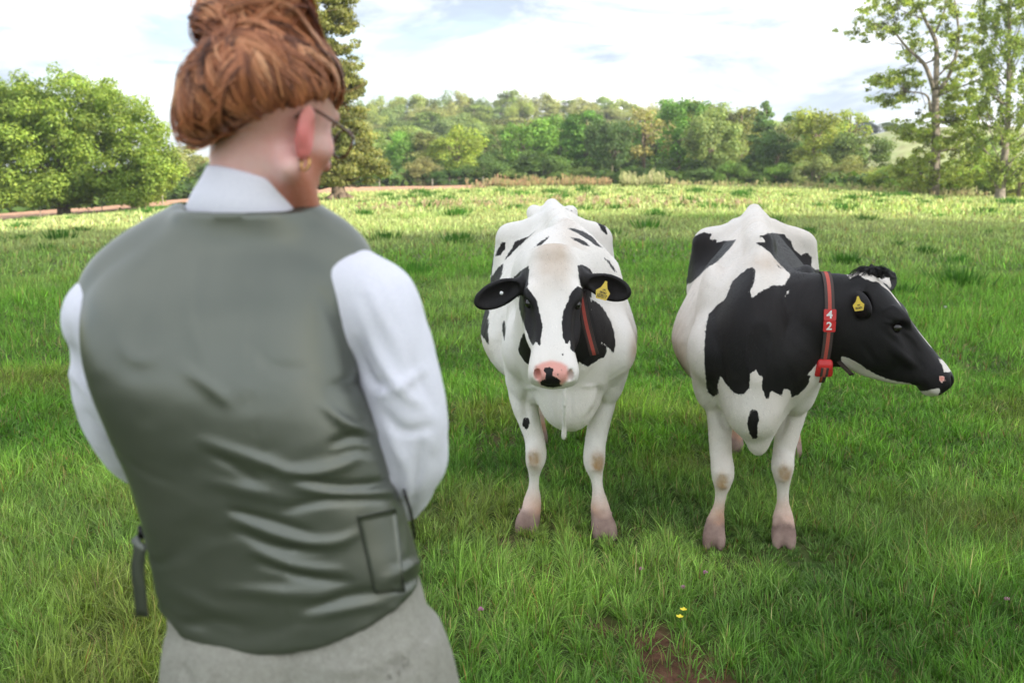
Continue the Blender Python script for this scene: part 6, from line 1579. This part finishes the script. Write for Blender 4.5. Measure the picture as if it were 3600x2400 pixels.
    for k_ in range(26):
        o_ = r.normal(size=3) * .006; p_ = catmull([P(640, 330, 1.49) + o_, P(628, 420, 1.48) + o_, P(655, 490, 1.475) + o_, P(720, 500, 1.475) + o_ * .5, P(790, 470, 1.46)], 12); v_, f_ = ribbon(p_, np.tile([0, -1.0, 0], (12, 1)), np.full(12, .0013)); parts.append((v_, f_)); tones.append(np.full(len(v_), np.clip(.45 + .2 * r.normal(), 0, 1)))
    v_, f_ = join_parts(parts); st = kid('strands', v_, f_, M_hair, hair, attrs={'tone': np.concatenate(tones)}); st['kind'] = 'stuff'
    # ---------------- glasses and earring
    M_tort = simple_mat('tortoiseshell', (.10, .030, .012), .25, .5, 90); g = bpy.data.materials.new('lens_glass'); g.use_nodes = True; gb = g.node_tree.nodes['Principled BSDF']; gb.inputs['Transmission Weight'].default_value = 1; gb.inputs['Roughness'].default_value = .02; gb.inputs['Base Color'].default_value = (.85, .93, .92, 1); gb.inputs['IOR'].default_value = 1.1
    gl = []
    for sg in (-1, 1):
        cc = H(.118, sg * .034, -.012); an = np.linspace(0, 2 * np.pi, 29); pth = cc + np.cos(an)[:, None] * (rt * .025 - f * .004 * sg * 1) + np.sin(an)[:, None] * u * .023
        gl.append(tube(pth, .0022, 6, caps=False))
        gl.append(tube(catmull([H(.114, sg * .060, -.004), H(.06, sg * .082, -.002), H(.0, sg * .088, .002), H(-.018, sg * .088, -.006), H(-.028, sg * .084, -.020)], 14), [.0024] * 8 + [.003] * 6, 6))
    gl.append(tube(catmull([H(.120, -.011, -.006), H(.124, 0, -.001), H(.120, .011, -.006)], 6), .0022, 6))
    v_, f_ = join_parts(gl); gf = kid('glasses', v_, as_faces(f_), M_tort)
    for sg in (-1, 1):
        cc = H(.118, sg * .034, -.012); an = np.linspace(0, 2 * np.pi, 24, endpoint=False); ring = cc + np.cos(an)[:, None] * rt * .024 + np.sin(an)[:, None] * u * .022
        v_ = np.vstack([ring, ring + f * .0015]); f_ = [tuple(range(24)), tuple(range(47, 23, -1))] + [(i_, (i_ + 1) % 24, 24 + (i_ + 1) % 24, 24 + i_) for i_ in range(24)]
        kid('lens', v_, f_, g, gf, smooth=False)
    an = np.linspace(0, 2 * np.pi, 21); cc = H(.006, .085, -.078); v_, f_ = tube(cc + np.cos(an)[:, None] * rt * .0085 + np.sin(an)[:, None] * u * .010, .0015, 6, caps=False)
    kid('earring', v_, as_faces(f_), simple_mat('gold', (.8, .5, .15), .25, .05, metal=1))
man()
print('man', time.time() - T0)
# ================================================================= small plants, weeds, posts
def small_things():
    r = np.random.default_rng(101)
    green = M_grass
    def flower(name, px, py, h, head_fn, label, cat, group):
        b = PG(px, py + h * 3500 / 3.6 * .9); b[2] = 0
        b = PG(px, py, h * .92); b = np.array([b[0], b[1], 0.0]); z0 = float(terrain(b[0], b[1]) + bumps(np.array([b[0]]), np.array([b[1]]))[0]) - .01
        root = empty(name, (b[0], b[1], z0)); tag(root, label, cat, group)
        pts = catmull([(0, 0, 0), (.004, .003, h * .5), (-.002, .0, h)], 6); V, F = tube(pts, .0013, 4); s = mesh_obj('stem', V, F, M_grass, attrs={'tint': np.tile([.12, .26, .04], (len(V), 1))}); s.parent = root
        head_fn(root, h)
        return root
    M_clover = simple_mat('clover_pink', (.62, .25, .42), .7, .25, 300); M_butter = simple_mat('buttercup_yellow', (.85, .70, .04), .3, .05); M_seed = simple_mat('seed_white', (.75, .75, .72), .8, .05)
    def clover_head(root, h):
        parts = []
        for k in range(26):
            d = r.normal(size=3); d /= np.linalg.norm(d); d[2] = abs(d[2]) * 1.0; p0 = np.array([0, 0, h]) + d * .003; parts.append(tube([p0, p0 + d * .009], [.0022, .0009], 4))
        V, F = join_parts(parts); o = mesh_obj('flower_head', V, F, M_clover); o.parent = root
    def butter_head(root, h):
        for k in range(5):
            a = k * 1.2566; c = np.array([math.cos(a), math.sin(a), 0]); t = np.array([-math.sin(a), math.cos(a), 0]); q = np.array([0, 0, h])
            V = [q, q + c * .009 + t * .007 + (0, 0, .005), q + c * .014 + (0, 0, .009), q + c * .009 - t * .007 + (0, 0, .005)]
            o = mesh_obj('petal', np.array(V), [(0, 1, 2, 3)], M_butter, smooth=False); o.parent = root
    def clock_head(root, h):
        parts = []
        for k in range(50):
            d = r.normal(size=3); d /= np.linalg.norm(d); p0 = np.array([0, 0, h]); parts.append(tube([p0, p0 + d * .015], [.0005, .0016], 3))
        V, F = join_parts(parts); o = mesh_obj('seed_head', V, F, M_seed); o.parent = root
    for (x, y, w) in [(2255, 1994, 'left of the bare soil'), (2480, 2006, 'between the hooves of the right cow and the soil'), (3541, 2107, 'at the right edge of the grass'), (2403, 2052, 'just above the bare soil'), (1690, 2150, 'near the man at the bottom')]:
        flower('clover_flower', x, y, .07, clover_head, f'small pink clover flower {w}', 'flower', 'pink clover flowers')
    for (x, y, w) in [(2403, 2133, 'upper'), (2390, 2158, 'lower')]:
        flower('buttercup', x, y, .09, butter_head, f'{w} of the two yellow buttercups above the bare soil', 'flower', 'yellow buttercups')
    flower('dandelion_clock', 3324, 1073, .14, clock_head, "white dandelion clock in the grass beyond the right cow's face", 'flower', None)
    # seed-bearing weeds along the far edge of the pasture
    M_weed = grass_material('weed')
    def weeds(q0, q1, D, n, hmin, hmax, cols, name, label, cat='weeds'):
        parts = []; C_ = []
        for k in range(n):
            q = r.uniform(q0, q1); dd = D + r.normal() * 1.0; s = (q - 1800) / 3551; y = dd / math.hypot(1, s); x = y * s; z = float(terrain(x, y)) - .05; h = r.uniform(hmin, hmax) * (.6 + .8 * vnoise(np.array([[x, y]]), .7, 3)[0])
            lean = r.normal(size=2) * .06; V, F = tube([(x, y, z), (x + lean[0] * .5, y, z + h * .6), (x + lean[0], y + lean[1], z + h)], [.012, .02, .006], 3); parts.append((V, F)); c = np.array(cols[r.integers(len(cols))]) * r.uniform(.8, 1.2)
            C_.append(np.where(np.repeat(np.array([0, 1, 1, 1, 1]), 3)[:len(V), None] > 0, c, (.16, .24, .06)))
            for j in range(7):
                t = r.uniform(.45, 1); p = np.array([x + lean[0] * t, y, z + h * t]); d = r.normal(size=3); d[2] = abs(d[2]) + .5; d /= np.linalg.norm(d)
                Vt = np.array([p, p + d * .12 + (.03, 0, 0), p + d * .20, p + d * .12 - (.03, 0, 0)]); parts.append((Vt, np.array([[0, 1, 2, 3]]))); C_.append(np.tile(c * r.uniform(.8, 1.2), (4, 1)))
        V, F = join_parts(parts); o = mesh_obj(name, V, F, M_weed, attrs={'tint': np.vstack(C_)}, smooth=False); tag(o, label, cat, kind='stuff')
    weeds(1760, 2145, 84, 420, .5, .95, [(.50, .30, .20), (.42, .30, .18), (.36, .34, .16)], 'sorrel_patch', 'band of reddish seeding sorrel along the far edge of the field')
    weeds(1640, 1760, 85, 60, .5, 1.1, [(.46, .40, .24), (.50, .32, .22)], 'dock_patch', 'thin clump of tall tan dock stems left of the sorrel', 'weeds')
    weeds(2180, 2340, 82, 200, .7, 1.25, [(.40, .42, .20), (.50, .46, .28)], 'thistle_patch', 'clump of tall pale green weeds right of the sorrel', 'weeds')
    weeds(2340, 3500, 84, 420, .35, .7, [(.50, .46, .26), (.46, .36, .22), (.36, .40, .16)], 'tall_grass', 'fringe of tall seeding grasses along the foot of the wood', 'grass')
    weeds(1240, 2700, 44, 110, .25, .42, [(.50, .42, .26), (.45, .32, .24)], 'seeding_grass', 'scattered seeding grass stems in the sunlit field', 'grass')
    # darker tussocks in the field
    def tussocks():
        n = 230; D = np.sqrt(r.uniform(9 ** 2, 75 ** 2, n)); A = r.uniform(-.54, .54, n); Vs, Fs, Cs, o = [], [], [], 0
        for d, a in zip(D, A):
            x, y = math.sin(a) * d, math.cos(a) * d; z = float(terrain(x, y)); R_ = r.uniform(.10, .30) * (1 + d / 70); k = int(60 + 40 * r.random()); ps = r.normal(size=(k, 2)) * R_ * .45
            h = R_ * r.uniform(.5, .9) + .05; dx = ps / (R_ + 1e-6); b = np.column_stack([x + ps[:, 0], y + ps[:, 1], np.full(k, z - .02)]); tip = b + np.column_stack([dx * h * .55, h * r.uniform(.6, 1.15, k)]); w = .006 + d * .0008
            s = r.normal(size=(k, 3)); s[:, 2] = 0; s /= np.linalg.norm(s, axis=1)[:, None]
            V = np.stack([b - s * w, b + s * w, tip], 1).reshape(-1, 3); c = np.array([.070, .185, .026]) * r.uniform(.75, 1.15, (k, 1)) * (1 if r.random() < .8 else 1.3); Vs.append(V); Fs.append(np.arange(3 * k).reshape(-1, 3) + o); Cs.append(np.repeat(c, 3, 0)); o += 3 * k
        o_ = mesh_obj('grass_tussocks', np.vstack(Vs), np.vstack(Fs), M_grass, attrs={'tint': np.vstack(Cs)}, smooth=False); tag(o_, 'darker green tussocks of coarse grass dotted over the field', 'grass', kind='stuff')
    tussocks()
    # fence posts at the edge of the ploughed field
    M_post = simple_mat('weathered_wood', (.36, .31, .25), .9, .3, 12)
    p0 = None
    root = empty('wire_fence', (0, 0, 0)); tag(root, 'low post and wire fence between the pasture and the ploughed field', 'fence'); tops = []
    for q in [-100, 130, 350, 565, 780, 980, 1228, 1333, 1520, 1700]:
        s = (q - 1800) / 3551; D = 85.5; y = D / math.hypot(1, s); x = y * s; z = float(terrain(x, y)); h = 1.0 + .1 * r.random()
        bm = bmesh.new(); bmesh.ops.create_cone(bm, cap_ends=True, segments=7, radius1=.035, radius2=.03, depth=h + .3); bmesh.ops.translate(bm, verts=bm.verts, vec=(x, y, z + h / 2 - .15)); bmesh.ops.rotate(bm, verts=bm.verts, cent=(x, y, z), matrix=Matrix.Rotation(r.normal() * .03, 3, 'Y'))
        V = np.array([v.co[:] for v in bm.verts]); F = [tuple(v.index for v in f.verts) for f in bm.faces]; bm.free()
        o = mesh_obj('post', V, F, M_post); o.parent = root; tops.append((x, y - .07, z + h - .12))
    for dz in (0, -.35, -.7):
        V, F = tube(np.array(tops) + (0, 0, dz), .004, 4); o = mesh_obj('wire', V, F, simple_mat('wire_steel', (.3, .3, .3), .5, .1, metal=.8)); o.parent = root
small_things()
# ---- summer haze over the whole place
def haze():
    m = bpy.data.materials.new('haze'); m.use_nodes = True; t = m.node_tree
    for n in list(t.nodes): t.nodes.remove(n)
    o_ = NN(t, 'ShaderNodeOutputMaterial'); v = NN(t, 'ShaderNodeVolumePrincipled'); v.inputs['Color'].default_value = (.86, .92, 1, 1); v.inputs['Density'].default_value = .00042; v.inputs['Anisotropy'].default_value = .3; LK(t, v.outputs[0], o_.inputs['Volume'])
    bm = bmesh.new(); bmesh.ops.create_cube(bm, size=1); V = np.array([v_.co[:] for v_ in bm.verts]) * (900, 900, 52) + (0, 120, 14); F = [tuple(q.index for q in f.verts) for f in bm.faces]; bm.free()
    o = mesh_obj('haze', V, F, m, smooth=False); tag(o, 'faint haze over the fields and the distant wood', 'haze', kind='stuff')
if 1: haze()
print('tris', sum((sum(len(p.vertices) - 2 for p in o.data.polygons) if len(o.data.polygons) < 5000 else len(o.data.loops) - 2 * len(o.data.polygons)) for o in COL.objects if o.type == 'MESH' and o.data.users == 1), time.time() - T0)
